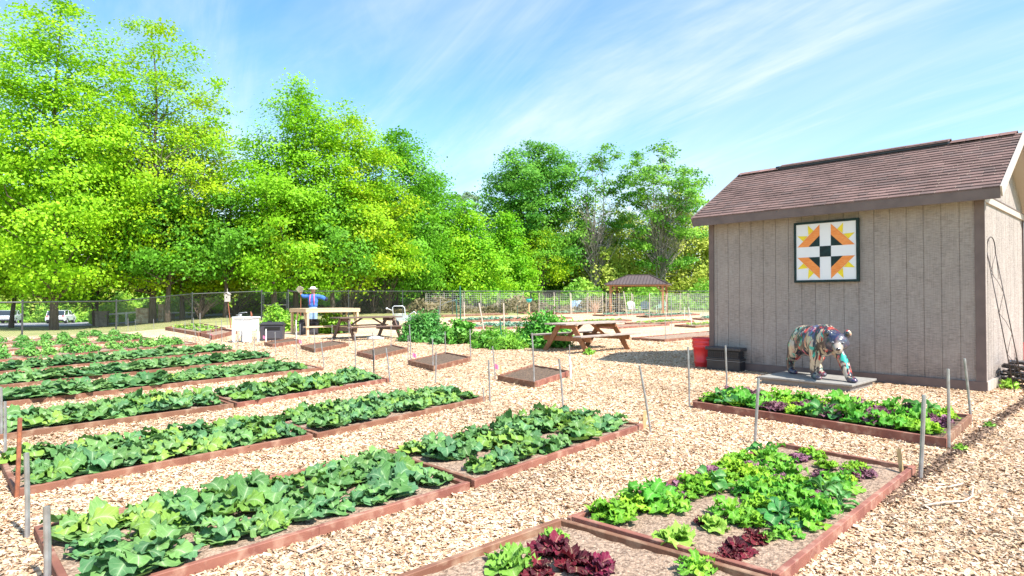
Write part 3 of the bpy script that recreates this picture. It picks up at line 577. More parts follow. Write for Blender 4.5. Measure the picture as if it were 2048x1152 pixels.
mb = MB(); mb.box((LW / 2, DW / 2, .0), (LW - .04, DW - .04, .09)); mb.build('skid', m_black, SH)
mb = MB(); mb.box((LW + .016, DW / 2, EH + .02), (.03, DW, .11)); mb.build('gable_band', m_tanp, SH)
mb = MB(); mb.box((LW + .018, DW / 2, EH + .085), (.04, DW, .02)); mb.build('gable_drip', m_trim, SH)
# roof: deck slabs, shingle courses, fascia, rakes
x0, x1 = -.225, LW + .28; ye = -OH; zr = roofz(DW / 2)
for s in (0, 1):
    f = (lambda y: y) if s == 0 else (lambda y: DW - y)
    mb = MB(); a = (f(ye), 3.235); b = (DW / 2, zr)
    mb.add([(x0, a[0], a[1] - .09), (x1, a[0], a[1] - .09), (x1, b[0], b[1] - .09), (x0, b[0], b[1] - .09), (x0, a[0], a[1]), (x1, a[0], a[1]), (x1, b[0], b[1]), (x0, b[0], b[1])], [(3, 2, 1, 0), (4, 5, 6, 7), (0, 1, 5, 4), (1, 2, 6, 5), (2, 3, 7, 6), (3, 0, 4, 7)]); mb.build('roof_deck', m_tanp, SH)
    mb = MB(); mb.cc = (1, 1, 1); nc = 19; rs = random.Random(4 + s)
    for k in range(nc):
        t0 = k / nc; t1 = (k + 1) / nc; y0 = ye - .03 + (DW / 2 - ye + .03) * t0; y1 = ye - .03 + (DW / 2 - ye + .03) * t1
        z0 = 3.235 + rise * (y0 - ye) + .026; z1 = 3.235 + rise * (y1 - ye) + .008; x = x0 - .02 - rs.random() * .3
        while x < x1:
            wd = rs.choice([.16, .22, .30, .33]); xa = max(x, x0 - .02); xb = min(x + wd - .006, x1 + .02); x += wd
            if xb <= xa: continue
            v = rs.uniform(.9, 1.1); mb.cc = (.165 * v, .100 * v, .088 * v) if rs.random() < .8 else (.135 * v, .088 * v, .080 * v)
            dz = rs.choice([0, 0, .005]); Yf = f
            mb.add([(xa, Yf(y0), z0 + dz), (xb, Yf(y0), z0 + dz), (xb, Yf(y1), z1), (xa, Yf(y1), z1), (xa, Yf(y0), z0 - .022), (xb, Yf(y0), z0 - .022)], [(0, 1, 2, 3), (4, 5, 1, 0)])
    mb.build('shingles', m_shin, SH)
    yy = f(ye - .012); mb = MB(); mb.box(((x0 + x1) / 2, yy, 3.14), (x1 - x0, .024, .17)); mb.build('fascia', m_trim, SH)
    for xe, mm in ((x0 - .012, m_trim), (x1 + .012, m_tanp)):
        mb = MB(); mb.beam((xe, f(ye - .02), 3.235 - .075), (xe, DW / 2, zr - .06), .024, .17); mb.build('rake_board', mm, SH)
mb = MB(); mb.cc = (.25, .12, .10)
for k in range(int((x1 - x0) / .25)):
    xa = x0 + k * .25; v = random.uniform(.85, 1.15); mb.cc = (.20 * v, .11 * v, .095 * v)
    up = .06 if .6 < xa < 3.85 else .02
    for s in (-1, 1): mb.add([(xa, DW / 2, zr + up + .035), (xa + .245, DW / 2, zr + up + .035), (xa + .245, DW / 2 + s * .15, zr + up - .04), (xa, DW / 2 + s * .15, zr + up - .04)], [(0, 1, 2, 3)])
mb.build('ridge_cap', m_shin, SH)
mb = MB(); mb.box((2.34, DW / 2, zr + .01), (3.3, .25, .075)); mb.build('ridge_vent', m_black, SH)

# quilt panel hanging on the wall
Q = 1.24
def wallpt(px, py, off=0.):    # pixel -> point on the front wall plane (local x, z)
    d = ray(px, py); n = V; k = (GL - V * off - Vector((0, 0, H))).dot(n) / d.dot(n); p = d * k + Vector((0, 0, H)); return (p - GL).dot(U), p.z
qa = wallpt(1588, 447, .05); qb = wallpt(1718, 434, .05); qc = wallpt(1590, 565, .05)
qx = (qa[0] + qb[0]) / 2; qw = (qb[0] - qa[0]); qz = (qa[1] + qc[1]) / 2; qh = qa[1] - qc[1]; Q = (qw + qh) / 2
QT = thing('quilt_panel', 'square painted quilt block panel with orange and yellow star on shed wall', 'painted panel', GL + U * qx - V * .045 + Z * qz, UZ)
m_qf = M('dark_green_paint', (.004, .016, .016), .8, (.008, .035, .035), 14)
m_qw = M('panel_white', (.80, .80, .82), .5); m_qo = M('panel_orange', (.83, .22, .03), .5, (.90, .33, .08), 14, stretch=(1, 1, 6)); m_qy = M('panel_yellow', (.90, .72, .02), .5, (.85, .6, .02), 10)
mb = MB(); hq = Q / 2
for a in ((0, hq - .022, Q, .044), (0, -hq + .022, Q, .044)): mb.box((a[0], -.0, a[1]), (a[2], .075, a[3]))
for sx in (-1, 1): mb.box((sx * (hq - .022), 0, 0), (.044, .074, Q - .088))
mb.build('frame', m_qf, QT, bevel=.004)
mb = MB(); mb.box((0, .0, 0), (Q - .088, .045, Q - .088)); mb.build('board', m_qw, QT)
s_ = (Q - .10) / 2
def flat(polys, name, mat, y):
    mb = MB()
    for poly in polys: n = len(poly); mb.add([(x * s_, y, z * s_) for x, z in poly] + [(x * s_, y + .002, z * s_) for x, z in poly], [tuple(range(n)), tuple(range(n, 2 * n))[::-1]])
    mb.build(name, mat, QT)
c_ = .19
def rot4(poly): return [[(sx * x, sz * z) for x, z in (poly if sx * sz > 0 else poly[::-1])] for sx in (1, -1) for sz in (1, -1)]
flat([[(-c_, -c_), (c_, -c_), (c_, c_), (-c_, c_)]] + rot4([(c_, c_), (.58, c_), (c_, .58)]), 'green_patch', m_qf, -.0265)
flat(rot4([(.58, c_), (.97, c_), (c_, .97), (c_, .58)]), 'orange_patch', m_qo, -.0265)
flat(rot4([(.58, .60), (.60, .97), (.40, .765)]) + rot4([(.60, .58), (.97, .60), (.765, .40)]), 'yellow_point', m_qy, -.0262)

# ------------------------------------------------------------------ remeshed organic bodies
def remesh(mb, name, mat, parent, voxel, smooth=6, color=None, dec=None):
    me = bpy.data.meshes.new(name + '_src'); me.from_pydata([tuple(q) for q in mb.v], [], mb.f)
    o = bpy.data.objects.new(name + '_src', me); COL.objects.link(o)
    r = o.modifiers.new('r', 'REMESH'); r.mode = 'VOXEL'; r.voxel_size = voxel; r.use_smooth_shade = True
    s = o.modifiers.new('s', 'SMOOTH'); s.iterations = smooth; s.factor = .5
    dg = bpy.context.evaluated_depsgraph_get(); dg.update(); m2 = bpy.data.meshes.new_from_object(o.evaluated_get(dg)); m2.name = name
    bpy.data.objects.remove(o); m2.materials.clear(); m2.materials.append(mat); m2.polygons.foreach_set('use_smooth', [True] * len(m2.polygons))
    if color:
        co = np.zeros(len(m2.vertices) * 3); m2.vertices.foreach_get('co', co); co = co.reshape(-1, 3); a = m2.color_attributes.new('col', 'FLOAT_COLOR', 'POINT')
        cc = np.ones((len(co), 4), np.float32); cc[:, :3] = color(co); a.data.foreach_set('color', cc.ravel())
    ob = bpy.data.objects.new(name, m2); COL.objects.link(ob); ob.parent = parent; return ob
def capsule(mb, pts, rs, n=14):
    mb.tube(pts, rs, n)
    for p, r in zip(pts, rs): mb.ell(p, (r * .995,) * 3, n, 8)

# plinth
pc = [at(1540, 751, .13), at(1705, 770, .13), None, None]
PW = 1.16; PL = (pc[1] - pc[0]).length + .08; p0 = Vector((pc[1].x, pc[1].y, 0)) - U * PL
PT = thing('statue_plinth', 'low grey painted timber platform under the bear statue', 'platform', p0, UZ)
m_grey = M('grey_paint', (.30, .29, .27), .7, (.24, .23, .21), 6, bump=.001, bsc=50)
MB().box((PL / 2, PW / 2, .115), (PL, PW, .035)).build('deck', m_grey, PT, bevel=.005)
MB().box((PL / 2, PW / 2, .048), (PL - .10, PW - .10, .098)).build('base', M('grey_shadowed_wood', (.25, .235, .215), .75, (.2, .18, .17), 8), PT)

# bear: local x forward, y left
bp = p0 + U * (PL * .50) + V * (PW * .52); bp.z = .1335
BA = R(-86)
BR = thing('bear_statue', 'glossy bear statue painted in many colours, walking with head turned', 'statue', bp, BA)
def bear_mat():
    m = bpy.data.materials.new('splash_paint'); m.use_nodes = True; t = m.node_tree; b = t.nodes['Principled BSDF']; L = t.links.new
    b.inputs['Roughness'].default_value = .3; b.inputs['Coat Weight'].default_value = .5; b.inputs['Coat Roughness'].default_value = .08
    tcn = N(t, 'ShaderNodeTexCoord'); a = N(t, 'ShaderNodeAttribute'); a.attribute_name = 'col'
    src = a.outputs[0]
    for k, (st, sc, lo, hi, col) in enumerate([((1, 1, .35), 5, .50, .55, (.5, .42, .30)), ((1.3, 1, .3), 6.5, .57, .60, (.55, .05, .04)), ((1, 1.2, .3), 8, .56, .60, (.02, .02, .025)), ((1, 1, .5), 8, .62, .65, (.03, .40, .32)), ((1, 1, .3), 10, .60, .62, (.5, .43, .34)), ((1, 1, .25), 11, .58, .61, (.03, .03, .04)), ((1, 1, .4), 11, .67, .70, (.6, .2, .25))]):
        mp = N(t, 'ShaderNodeMapping'); mp.inputs['Scale'].default_value = st; mp.inputs['Location'].default_value = (k * 3.7, k * 1.3, k * 2.1); L(tcn.outputs['Object'], mp.inputs[0])
        n = N(t, 'ShaderNodeTexNoise'); n.inputs['Scale'].default_value = sc; n.inputs['Detail'].default_value = 3; n.inputs['Distortion'].default_value = 1.2; L(mp.outputs[0], n.inputs[0])
        r = N(t, 'ShaderNodeMapRange'); r.inputs[1].default_value = lo; r.inputs[2].default_value = hi; L(n.outputs[0], r.inputs[0])
        fac = math_n(t, 'MULTIPLY', r.outputs[0], a.outputs['Alpha']) 
        x = N(t, 'ShaderNodeMix', data_type='RGBA'); L(fac, x.inputs[0]); L(src, x.inputs[6]); x.inputs[7].default_value = (*col, 1); src = x.outputs[2]
    L(src, b.inputs['Base Color']); return m
mbb = MB()
HZ = Matrix.Rotation(R(6), 3, 'Y')
mbb.ell((-.36, 0, .61), (.28, .26, .28)); mbb.ell((-.12, 0, .62), (.34, .275, .285)); mbb.ell((.14, 0, .64), (.30, .26, .285)); mbb.ell((.30, 0, .68), (.22, .20, .25)); mbb.ell((.05, 0, .55), (.42, .20, .2))
capsule(mbb, [(.30, 0, .72), (.42, .01, .71), (.52, .02, .69)], [.20, .17, .14])
def limb(pts, rs, foot):
    capsule(mbb, pts, rs); x, y, z = pts[-1]; mbb.ell((x + foot * .06, y, .045), (.115, .07, .055)); mbb.ell((x + foot * .13, y, .035), (.06, .062, .038))
limb([(.22, -.15, .56), (.24, -.165, .36), (.22, -.17, .18), (.22, -.17, .07)], [.125, .092, .075, .065], 1)        # near front leg, straight
limb([(.30, .14, .58), (.46, .17, .38), (.56, .18, .20), (.64, .18, .07)], [.13, .092, .075, .062], 1)             # far front leg, reaching
limb([(-.40, -.14, .52), (-.46, -.16, .36), (-.58, -.165, .22), (-.58, -.165, .07)], [.165, .125, .078, .062], 1)     # near hind leg, pushing back
limb([(-.30, .14, .50), (-.22, .155, .34), (-.26, .16, .20), (-.20, .16, .07)], [.16, .115, .078, .062], 1)
# head turned towards the viewer's right-front
hc = Vector((.57, .03, .65)); HR = Matrix.Rotation(R(-30), 3, 'Z') @ Matrix.Rotation(R(12), 3, 'Y')
def hp(x, y, z): return hc + HR @ Vector((x, y, z))
mbb.ell(hc, (.165, .165, .155), mat=HR); mbb.ell(hp(-.01, 0, -.03), (.14, .185, .11), mat=HR); capsule(mbb, [hp(.08, 0, -.04), hp(.25, 0, -.065)], [.10, .068]); mbb.ell(hp(.07, 0, .05), (.10, .10, .07), mat=HR)
for s in (-1, 1):
    mbb.ell(hp(.0, s * .148, .14), (.032, .064, .075), mat=HR)
def bcol(co):
    c = np.tile(np.array([.04, .033, .04]), (len(co), 1)); x, y, z = co.T
    rump = (np.clip((z - .62) / .2, 0, 1) * np.clip((-.02 - x) / .3, 0, 1))[:, None]; c = c * (1 - rump) + np.array([.10, .38, .30]) * rump
    sh = np.exp(-((x - .12) ** 2 / .02 + (z - .78) ** 2 / .03))[:, None]; c = c * (1 - sh) + np.array([.08, .13, .32]) * sh
    hd = np.clip((np.array([.24]) - np.sqrt((x - hc.x - .03) ** 2 + (y - hc.y) ** 2 + (z - hc.z) ** 2)) / .05, 0, 1)[:, None]; c = c * (1 - hd) + np.array([.02, .03, .08]) * hd
    fw = np.array(HR @ Vector((1, 0, 0))); dd = (co - np.array(hc)) @ fw; mz = (np.clip((dd - .15) / .03, 0, 1) * (np.linalg.norm(co - np.array(hc) - fw * .2, axis=1) < .17))[:, None]; c = c * (1 - mz) + np.array([.34, .29, .24]) * mz
    ft = np.clip((.10 - z) / .04, 0, 1)[:, None]; c = c * (1 - ft) + np.array([.03, .035, .09]) * ft
    return c
bo = remesh(mbb, 'body', bear_mat(), BR, .014, 8, bcol)
co = np.zeros(len(bo.data.vertices) * 3); bo.data.vertices.foreach_get('co', co); co = co.reshape(-1, 3); al = np.ones(len(co))
al *= 1 - .9 * np.clip((.25 - np.linalg.norm(co - np.array(hp(.05, 0, 0)), axis=1)) / .04, 0, 1); al *= 1 - .9 * (np.linalg.norm(co - np.array(hp(.25, 0, -.06)), axis=1) < .12); al *= 1 - .8 * np.clip((.09 - co[:, 2]) / .03, 0, 1)
ca = bo.data.color_attributes['col']; buf = np.zeros(len(co) * 4, np.float32); ca.data.foreach_get('color', buf); buf = buf.reshape(-1, 4); buf[:, 3] = al; ca.data.foreach_set('color', buf.ravel())
m_gb = M('glossy_black', (.012, .012, .014), .15, coat=1); m_cream = M('muzzle_cream', (.42, .36, .28), .25, (.25, .22, .2), 14, coat=.8)
mb = MB(); mb.ell(hp(.312, 0, -.04), (.022, .036, .028)); mb.build('nose', m_gb, BR, True)
mb = MB(); mb.tube([hp(.22, -.068, -.095), hp(.312, 0, -.092), hp(.22, .068, -.095)], .006, 6); mb.build('mouth', m_gb, BR, True)
for s in (-1, 1):
    mb = MB(); mb.ell(hp(.148, s * .072, .030), (.019, .022, .014)); e = mb.build('eye', M('eye_white', (.40, .40, .42), .2, coat=1), BR, True)
    mb = MB(); mb.ell(hp(.164, s * .072, .029), (.009, .014, .013)); mb.build('pupil', m_gb, e, True)
    mb = MB(); mb.ell(hp(.024, s * .15, .148), (.016, .038, .046)); mb.build('inner_ear', m_gb, BR, True)

# ------------------------------------------------------------------ bucket and black crates by the shed
bb = at(1406, 733)
bt = thing('plastic_bucket', 'two nested red plastic buckets standing at the shed corner', 'bucket', bb + Vector((-.02, -.05, 0))); bt.scale = (1.18, 1.18, 1.1); m_red = M('red_plastic', (.75, .045, .05), .4, (.66, .035, .04), 3)
MB().lathe([(.135, 0), (.14, .01), (.15, .08), (.155, .085), (.158, .12), (.15, .125), (.172, .38), (.186, .385), (.188, .42), (.182, .425), (.184, .46), (.190, .465), (.192, .50), (.186, .505), (.187, .545), (.198, .55), (.198, .575), (.19, .58), (.185, .575), (.17, .40)], n=32).build('wall', m_red, bt, True)
ck = thing('storage_bin', 'low black plastic bin with ribbed lid beside the red buckets', 'storage bin', GL + U * .10 - V * .33, UZ)
MB().box((.36, .13, .10), (.74, .24, .20)).build('base', m_black, ck, bevel=.01)
MB().box((.36, .13, .205), (.75, .25, .012)).build('seam', M('grey_seam', (.2, .2, .2), .5), ck)
MB().box((.36, .13, .24), (.76, .26, .05)).build('lower_rim', m_black, ck, bevel=.01)
mb = MB()
for k in range(3): mb.box((.36, .13, .285 + k * .045), (.70, .22, .022))
for k in range(15): mb.box((.03 + k * .047, .015, .33), (.018, .012, .15))
mb.box((.36, .14, .33), (.68, .18, .15)); mb.build('slats', m_black, ck)
MB().box((.36, .13, .45), (.80, .28, .07)).build('lid', M('black_lid', (.035, .035, .04), .4), ck, bevel=.012)
mb = MB()
for k in range(9): mb.tube([(.04 + k * .08 + .022 * math.cos(a), -.013, .45 + .018 * math.sin(a)) for a in np.linspace(0, 6.28, 9)], .003, 4, False)
mb.build('lid_emboss', M('embossed_grey', (.09, .09, .1), .5), ck)

# ------------------------------------------------------------------ trellis, hoses, red panel beside the shed
m_iron = M('black_iron', (.02, .018, .02), .5, (.05, .03, .025), 20)
tf = at(2030, 785); TP = thing('wire_trellis', 'tall narrow black iron trellis leaning on the shed side wall', 'trellis', tf, UZ)
wc = GL + U * LW
def loc(p): d = p - tf; return Vector((d.dot(U), d.dot(V), d.z))
topc = wc + U * .03 + V * .42; topc.z = 2.52; botL = tf; botR = tf + V * .26 + U * .08
WD = V * .26 + U * .07; tl = loc(topc - WD * .5 - Z * .25); tr_ = loc(topc + WD * .5 - Z * .25)
mb = MB(); bl, br_ = loc(botL), loc(botR)
mb.tube([bl - Z * .03, tl], .008, 6); mb.tube([br_ - Z * .03, tr_], .008, 6)
mid = (tl + tr_) / 2; wv = tr_ - tl
mb.tube([tl] + [mid + wv * .5 * -math.cos(a) + Z * .25 * math.sin(a) for a in np.linspace(0, math.pi, 10)] + [tr_], .008, 6)
mb.build('frame', m_iron, TP, True); mb = MB()
for k in range(6):
    a0 = .12 + k * .145; a1 = a0 + .145; A_ = bl.lerp(tl, a0 if k % 2 else a1); B_ = br_.lerp(tr_, a1 if k % 2 else a0); C_ = bl.lerp(tl, a1 if k % 2 else a0); D_ = br_.lerp(tr_, a0 if k % 2 else a1)
    mb.tube([A_, (A_ + B_) / 2 + Z * .03, B_], .004, 5); 
mb.tube([tl.lerp(bl, .0), tl.lerp(br_, .18)], .004, 5); mb.tube([tr_, tr_.lerp(bl, .2)], .004, 5)
for e in (tl, tr_): mb.tube([e + Vector((0, .025 * math.cos(a), .03 * math.sin(a))) for a in np.linspace(0, 6.28, 10)], .005, 5, False)
mb.build('scrollwork', m_iron, TP, True)
hp_ = at(2032, 778); mb = MB(); mb.tube([Vector((0, -.10, -.02)), (0, -.10, .3)] + [(0, -.10 * math.cos(a), .40 + .12 * math.sin(a)) for a in np.linspace(0, math.pi, 10)] + [(0, .10, .3), (0, .1, -.02)], .006, 6)
o = mb.build('wire_hoop', m_iron, None, True, hp_); o.rotation_euler = (0, 0, UZ); tag(o, 'small black wire hoop stuck in the ground before the trellis', 'hoop')
m_hose = M('hose_rubber', (.022, .02, .024), .45, (.06, .05, .05), 8); 
hc_ = at(2055, 775); mb = MB(); rr = random.Random(2); pts = []
for k in range(150):
    a = k * .42; rd = .26 + .06 * math.sin(k * .7) + rr.uniform(-.02, .02); pts.append((rd * math.cos(a) * 1.2, rd * math.sin(a), .03 + k * .0026 + rr.uniform(-.01, .05)))
mb.tube(pts, .02, 6); o = mb.build('hose_coil', m_hose, None, True, hc_); tag(o, 'pile of coiled black hoses on the ground by the shed side wall', 'hose')
hw = at(2049, 757); rp = thing('grid_panel', 'red plastic grid panel behind the coiled hoses at the right edge', 'panel', hw + U * .0, UZ + R(60)); mb = MB()
for k in range(5): mb.box((.0 + k * .1, 0, .35), (.02, .015, .66)); mb.box((.2, .001, .05 + k * .15), (.42, .012, .02))
mb.build('grid', m_red, rp)

# ------------------------------------------------------------------ picnic tables
def picnic(label, c, rz, mt, ms, L=2.0, WT=.76, zt=.76, fs=1.75, lw=.09):
    t = thing('picnic_table', label, 'picnic table', c, rz); t.scale = (1.06, 1.06, 1.04)      # local y along the table
    mb = MB(); n = 5
    for k in range(n): mb.box((-WT / 2 + WT * (k + .5) / n, random.uniform(-.01, .01), zt), (WT / n - .008, L, .04))
    mb.build('tabletop', mt, t, bevel=.004)
    for s in (-1, 1):
        mb = MB()
        for k in range(2): mb.box((s * (.66 + .14 * k), 0, .45), (.132, L + .02, .04))
        mb.build('bench', mt, t, bevel=.004)
    for y in (-fs / 2, fs / 2):
        for s in (-1, 1):
            mb = MB(); mb.beam((s * .72, y, -.01), (s * .24, y, zt - .02), lw * .45, lw * 1.5, up=(0, 1, 0)); mb.v = [tuple(q) for q in mb.v]
            o = MB().beam((s * .74, y, -.01), (s * .22, y, zt - .022), .042, .001).v
            mb = MB(); a = Vector((s * .74, y, -.01)); b = Vector((s * .22, y, zt - .022)); d = (b - a).normalized(); side = Vector((-d.z, 0, d.x)) if True else None
            wv_ = side * .07; yy = Vector((0, .02, 0)); mb.add([a - wv_ - yy, a + wv_ - yy, a + wv_ + yy, a - wv_ + yy, b - wv_ - yy, b + wv_ - yy, b + wv_ + yy, b - wv_ + yy], [(3, 2, 1, 0), (4, 5, 6, 7), (0, 1, 5, 4), (1, 2, 6, 5), (2, 3, 7, 6), (3, 0, 4, 7)]); mb.build('leg', ms, t)
        ys = y + (.041 if y < 0 else -.041)
        mb = MB(); mb.box((0, ys, .36), (1.62, .04, .135)); mb.build('seat_beam', ms, t)
        mb = MB(); mb.box((0, ys, zt - .085), (WT - .06, .04, .10)); mb.build('top_cleat', ms, t)
        mb = MB(); mb.beam((0, ys * .93, .40), (0, ys * .25, zt - .03), .09, .04, up=(0, 0, 1)); mb.build('brace', ms, t)
    return t
m_wgrey = M('weathered_wood', (.42, .36, .31), .85, (.24, .19, .16), 6, stretch=(8, 1, 8), bump=.002, bsc=30, rnd=.05)
m_wred = M('stained_cedar', (.36, .17, .08), .75, (.25, .10, .045), 6, stretch=(4, 4, 1), bump=.001, bsc=40)
m_dkb = M('dark_brown_plank', (.155, .095, .075), .7, (.11, .065, .05), 7, stretch=(6, 1, 6)); m_dk2 = M('brown_beam', (.17, .105, .08), .7, (.13, .08, .06), 7)
f1, f2, f3 = at(1097, 701), at(1177, 708), at(1249, 699)
ctr = (f1 + f3) / 2; ctr.z = 0
picnic('weathered cedar picnic table with sagging grey bench before green bushes', ctr, UZ + R(2), m_wgrey, m_wred, L=2.65, fs=1.8)
g1, g2 = at(684, 677), at(727, 679); ctr2 = (g1 + g2) / 2 + V * .85 - Vector((.15, .3, 0)); 
picnic('dark brown picnic table beside the trestle table', ctr2, UZ, m_dkb, m_dk2, L=2.45, fs=1.8)

# ------------------------------------------------------------------ trestle table, sinks, bins
m_pine = M('fresh_pine', (.66, .50, .33), .65, (.55, .38, .22), 5, stretch=(1, 6, 6))
t0_ = at(581, 668); tt_ = thing('trestle_table', 'tall new pine trestle table with slanting legs before the scarecrow', 'table', t0_, UZ)
Lt = 2.3; Wt = 1.45; ht = 1.04
mb = MB()
for k in range(9): mb.box((Wt / 2, .1 + k * (Lt - .2) / 8, ht), (Wt + .1, .24, .03))
mb.build('tabletop', m_pine, tt_)
mb = MB(); mb.box((-.02, Lt / 2, ht - .07), (.04, Lt, .14)); mb.box((Wt + .02, Lt / 2, ht - .07), (.04, Lt, .14)); mb.box((Wt / 2, -.02, ht - .07), (Wt + .08, .04, .138)); mb.box((Wt / 2, Lt + .02, ht - .07), (Wt + .08, .04, .138)); mb.build('apron', m_pine, tt_)
for y in (.06, Lt - .06):
    for s, x in ((1, .02), (-1, Wt - .02)):
        MB().beam((x, y, -.02), (x, y, ht - .02), .09, .09, up=(0, 1, 0)).build('leg', m_pine, tt_)
        MB().beam((x + s * .05, y + .06, .0), (x + s * .45, y + .06, ht - .05), .09, .04, up=(0, 1, 0)).build('strut', m_pine, tt_)
MB().box((Wt - .05, Lt / 2, .33), (.28, Lt + .1, .05)).build('shelf', m_pine, tt_)
# white utility sink
sk_ = at(484, 686); st_ = thing('utility_sink', 'white plastic utility sink on four legs with a draped hose', 'sink', sk_, R(-8))
mb = MB(); 
def frust(mb, x, y, z0, z1, a0, b0, a1, b1):
    mb.add([(x - a0, y - b0, z0), (x + a0, y - b0, z0), (x + a0, y + b0, z0), (x - a0, y + b0, z0), (x - a1, y - b1, z1), (x + a1, y - b1, z1), (x + a1, y + b1, z1), (x - a1, y + b1, z1)], [(3, 2, 1, 0), (0, 1, 5, 4), (1, 2, 6, 5), (2, 3, 7, 6), (3, 0, 4, 7), (4, 5, 6, 7)])
frust(mb, 0, .25, .38, .82, .24, .20, .33, .27); frust(mb, 0, .25, .82, .88, .36, .30, .36, .30); mb.build('basin', M('white_plastic', (.82, .83, .84), .35), st_, bevel=.02)
mb = MB(); mb.box((.17, -.0, .33), (.30, .03, .60)); mb.build('panel', M('white_plastic', (.8, .8, .8)), st_, bevel=.01)
for x in (-.28, .28):
    for y in (.0, .5): MB().beam((x * 1.05, y, -.02), (x, y * .94 + .02, .83), .07, .05, up=(0, 1, 0)).build('leg', M('grey_plastic', (.55, .56, .58), .5), st_)
mb = MB(); mb.tube([(-.30, .3, .88), (-.30, .3, 1.0), (-.05, .3, 1.03), (.0, .3, 1.02)], .014, 8); mb.tube([(-.4, .3, .93), (-.2, .3, .93)], .025, 8); mb.build('tap', m_steel, st_, True)
mb = MB(); mb.tube([(.28, .1, .90), (.1, -.06, .86), (0, -.09, .6), (.03, -.11, .3), (-.1, -.15, .05), (-.22, -.18, .02)], .012, 8); mb.tube([(-.3, -.05, .85), (-.31, -.08, .5), (-.28, -.12, .1), (-.15, -.2, .03)], .012, 8); mb.build('hose', M('grey_hose', (.5, .52, .55), .5), st_, True)
MB().tube([(.28, .1, .86), (.27, .1, .98), (.25, .1, 1.06)], [.035, .03, .012], 8).build('spray_nozzle', m_rust, st_, True)
# bins
def bin_(label, p, wd, d, h, rz):
    t = thing('compost_bin', label, 'compost bin', p, rz); mbx = MB(); frust(mbx, 0, 0, 0, h * .82, wd / 2 * .94, d / 2 * .94, wd / 2, d / 2); mbx.build('body', M('compost_black', (.045, .045, .055), .55, (.06, .055, .07), 5), t, bevel=.015)
    MB().box((0, 0, h * .86), (wd * 1.06, d * 1.06, h * .07)).build('rim', m_black, t, bevel=.012); mb = MB(); frust(mb, 0, 0, h * .895, h, wd * .5, d * .5, wd * .42, d * .42); mb.build('lid', m_black, t, bevel=.01)
    MB().box((wd * .05, -d / 2 - .004, h * .68), (wd * .66, .03, h * .14)).build('slot', M('deep_black', (.004, .004, .004), .8), t)
    MB().box((wd * .05, -d / 2 - .002, h * .32), (wd * .72, .02, h * .4)).build('door', M('bin_door', (.06, .058, .07), .5), t, bevel=.01)
    mb = MB(); mb.box((-.1, 0, h * 1.03), (.14, .08, h * .07)); mb.build('handle', m_black, t)
    return t
bin_('square black compost bin beside the white sink', at(541, 682) + Vector((-.05, .32, 0)), .78, .62, .66, R(12))
bin_('black bin standing under the pine trestle table', at(611, 669.5) + Vector((.05, .3, 0)), .75, .5, .62, R(10))
# white bag under the dark table
bg_ = at(748, 679); mbb = MB(); mbb.ell((0, 0, .05), (.28, .16, .09)); mbb.ell((.18, .02, .04), (.2, .12, .05)); o = remesh(mbb, 'plastic_bag', m_white, None, .03, 3); o.location = bg_; tag(o, 'crumpled white plastic bag on the chips by the brown table', 'bag')

# scarecrow
Ys = 29.5; sx = dep(626, 597, Ys); sb_ = Vector((sx.x, Ys, float(gz(sx.x, Ys))))
SCR = thing('scarecrow', 'scarecrow in blue shirt and white hat holding an open book', 'scarecrow', sb_)
m_den = M('blue_shirt', (.03, .10, .42), .8, (.06, .20, .60), 12); m_jean = M('pale_jeans', (.30, .42, .60), .85, (.22, .32, .5), 10); m_skin = M('burlap_face', (.50, .30, .20), .9, (.42, .25, .17), 20)
mbb = MB(); mbb.ell((0, 0, 1.32), (.24, .15, .28)); mbb.ell((0, 0, 1.10), (.22, .15, .18)); mbb.ell((0, 0, 1.52), (.25, .12, .10)); capsule(mbb, [(-.2, 0, 1.52), (-.42, -.02, 1.50), (-.50, -.04, 1.56)], [.10, .09, .07]); capsule(mbb, [(.2, 0, 1.52), (.45, 0, 1.46), (.56, 0, 1.40)], [.10, .095, .09])
body = remesh(mbb, 'shirt', m_den, SCR, .025, 4)
mbb = MB(); mbb.ell((0, 0, .95), (.21, .15, .14)); capsule(mbb, [(-.1, 0, .9), (-.11, 0, .5), (-.11, 0, .08)], [.12, .10, .09]); capsule(mbb, [(.1, 0, .9), (.11, 0, .5), (.11, 0, .08)], [.12, .10, .09]); remesh(mbb, 'trousers', m_jean, SCR, .03, 3)
mbb = MB(); mbb.ell((0, 0, 1.78), (.105, .12, .14)); capsule(mbb, [(0, 0, 1.56), (0, 0, 1.68)], [.06, .06]); mbb.ell((0, -.125, 1.77), (.02, .03, .03)); remesh(mbb, 'head', m_skin, SCR, .016, 3)
mb = MB()
for s in (-1, 1): mb.ell((s * .04, -.108, 1.81), (.014, .012, .012))
mb.tube([(-.04, -.108, 1.715), (0, -.12, 1.705), (.04, -.108, 1.715)], .006, 5); mb.build('face_marks', m_black, SCR, True)
MB().lathe([(.0, 1.84), (.23, 1.85), (.235, 1.865), (.13, 1.88), (.12, 1.94), (.09, 1.97), (.0, 1.975)], n=20).build('hat', M('white_straw', (.78, .74, .68), .8), SCR, True)
mb = MB()
for s in (-1, 1): mb.tube([(s * .10, -.15, 1.12), (s * .10, -.165, 1.35), (s * .09, -.13, 1.55), (s * .08, 0, 1.63)], .02, 6)
mb.build('suspenders', m_pink, SCR, True)
mb = MB(); mb.ell((.62, 0, 1.38), (.09, .08, .1)); mb.build('dark_glove', M('navy_glove', (.01, .015, .05), .7), SCR, True)
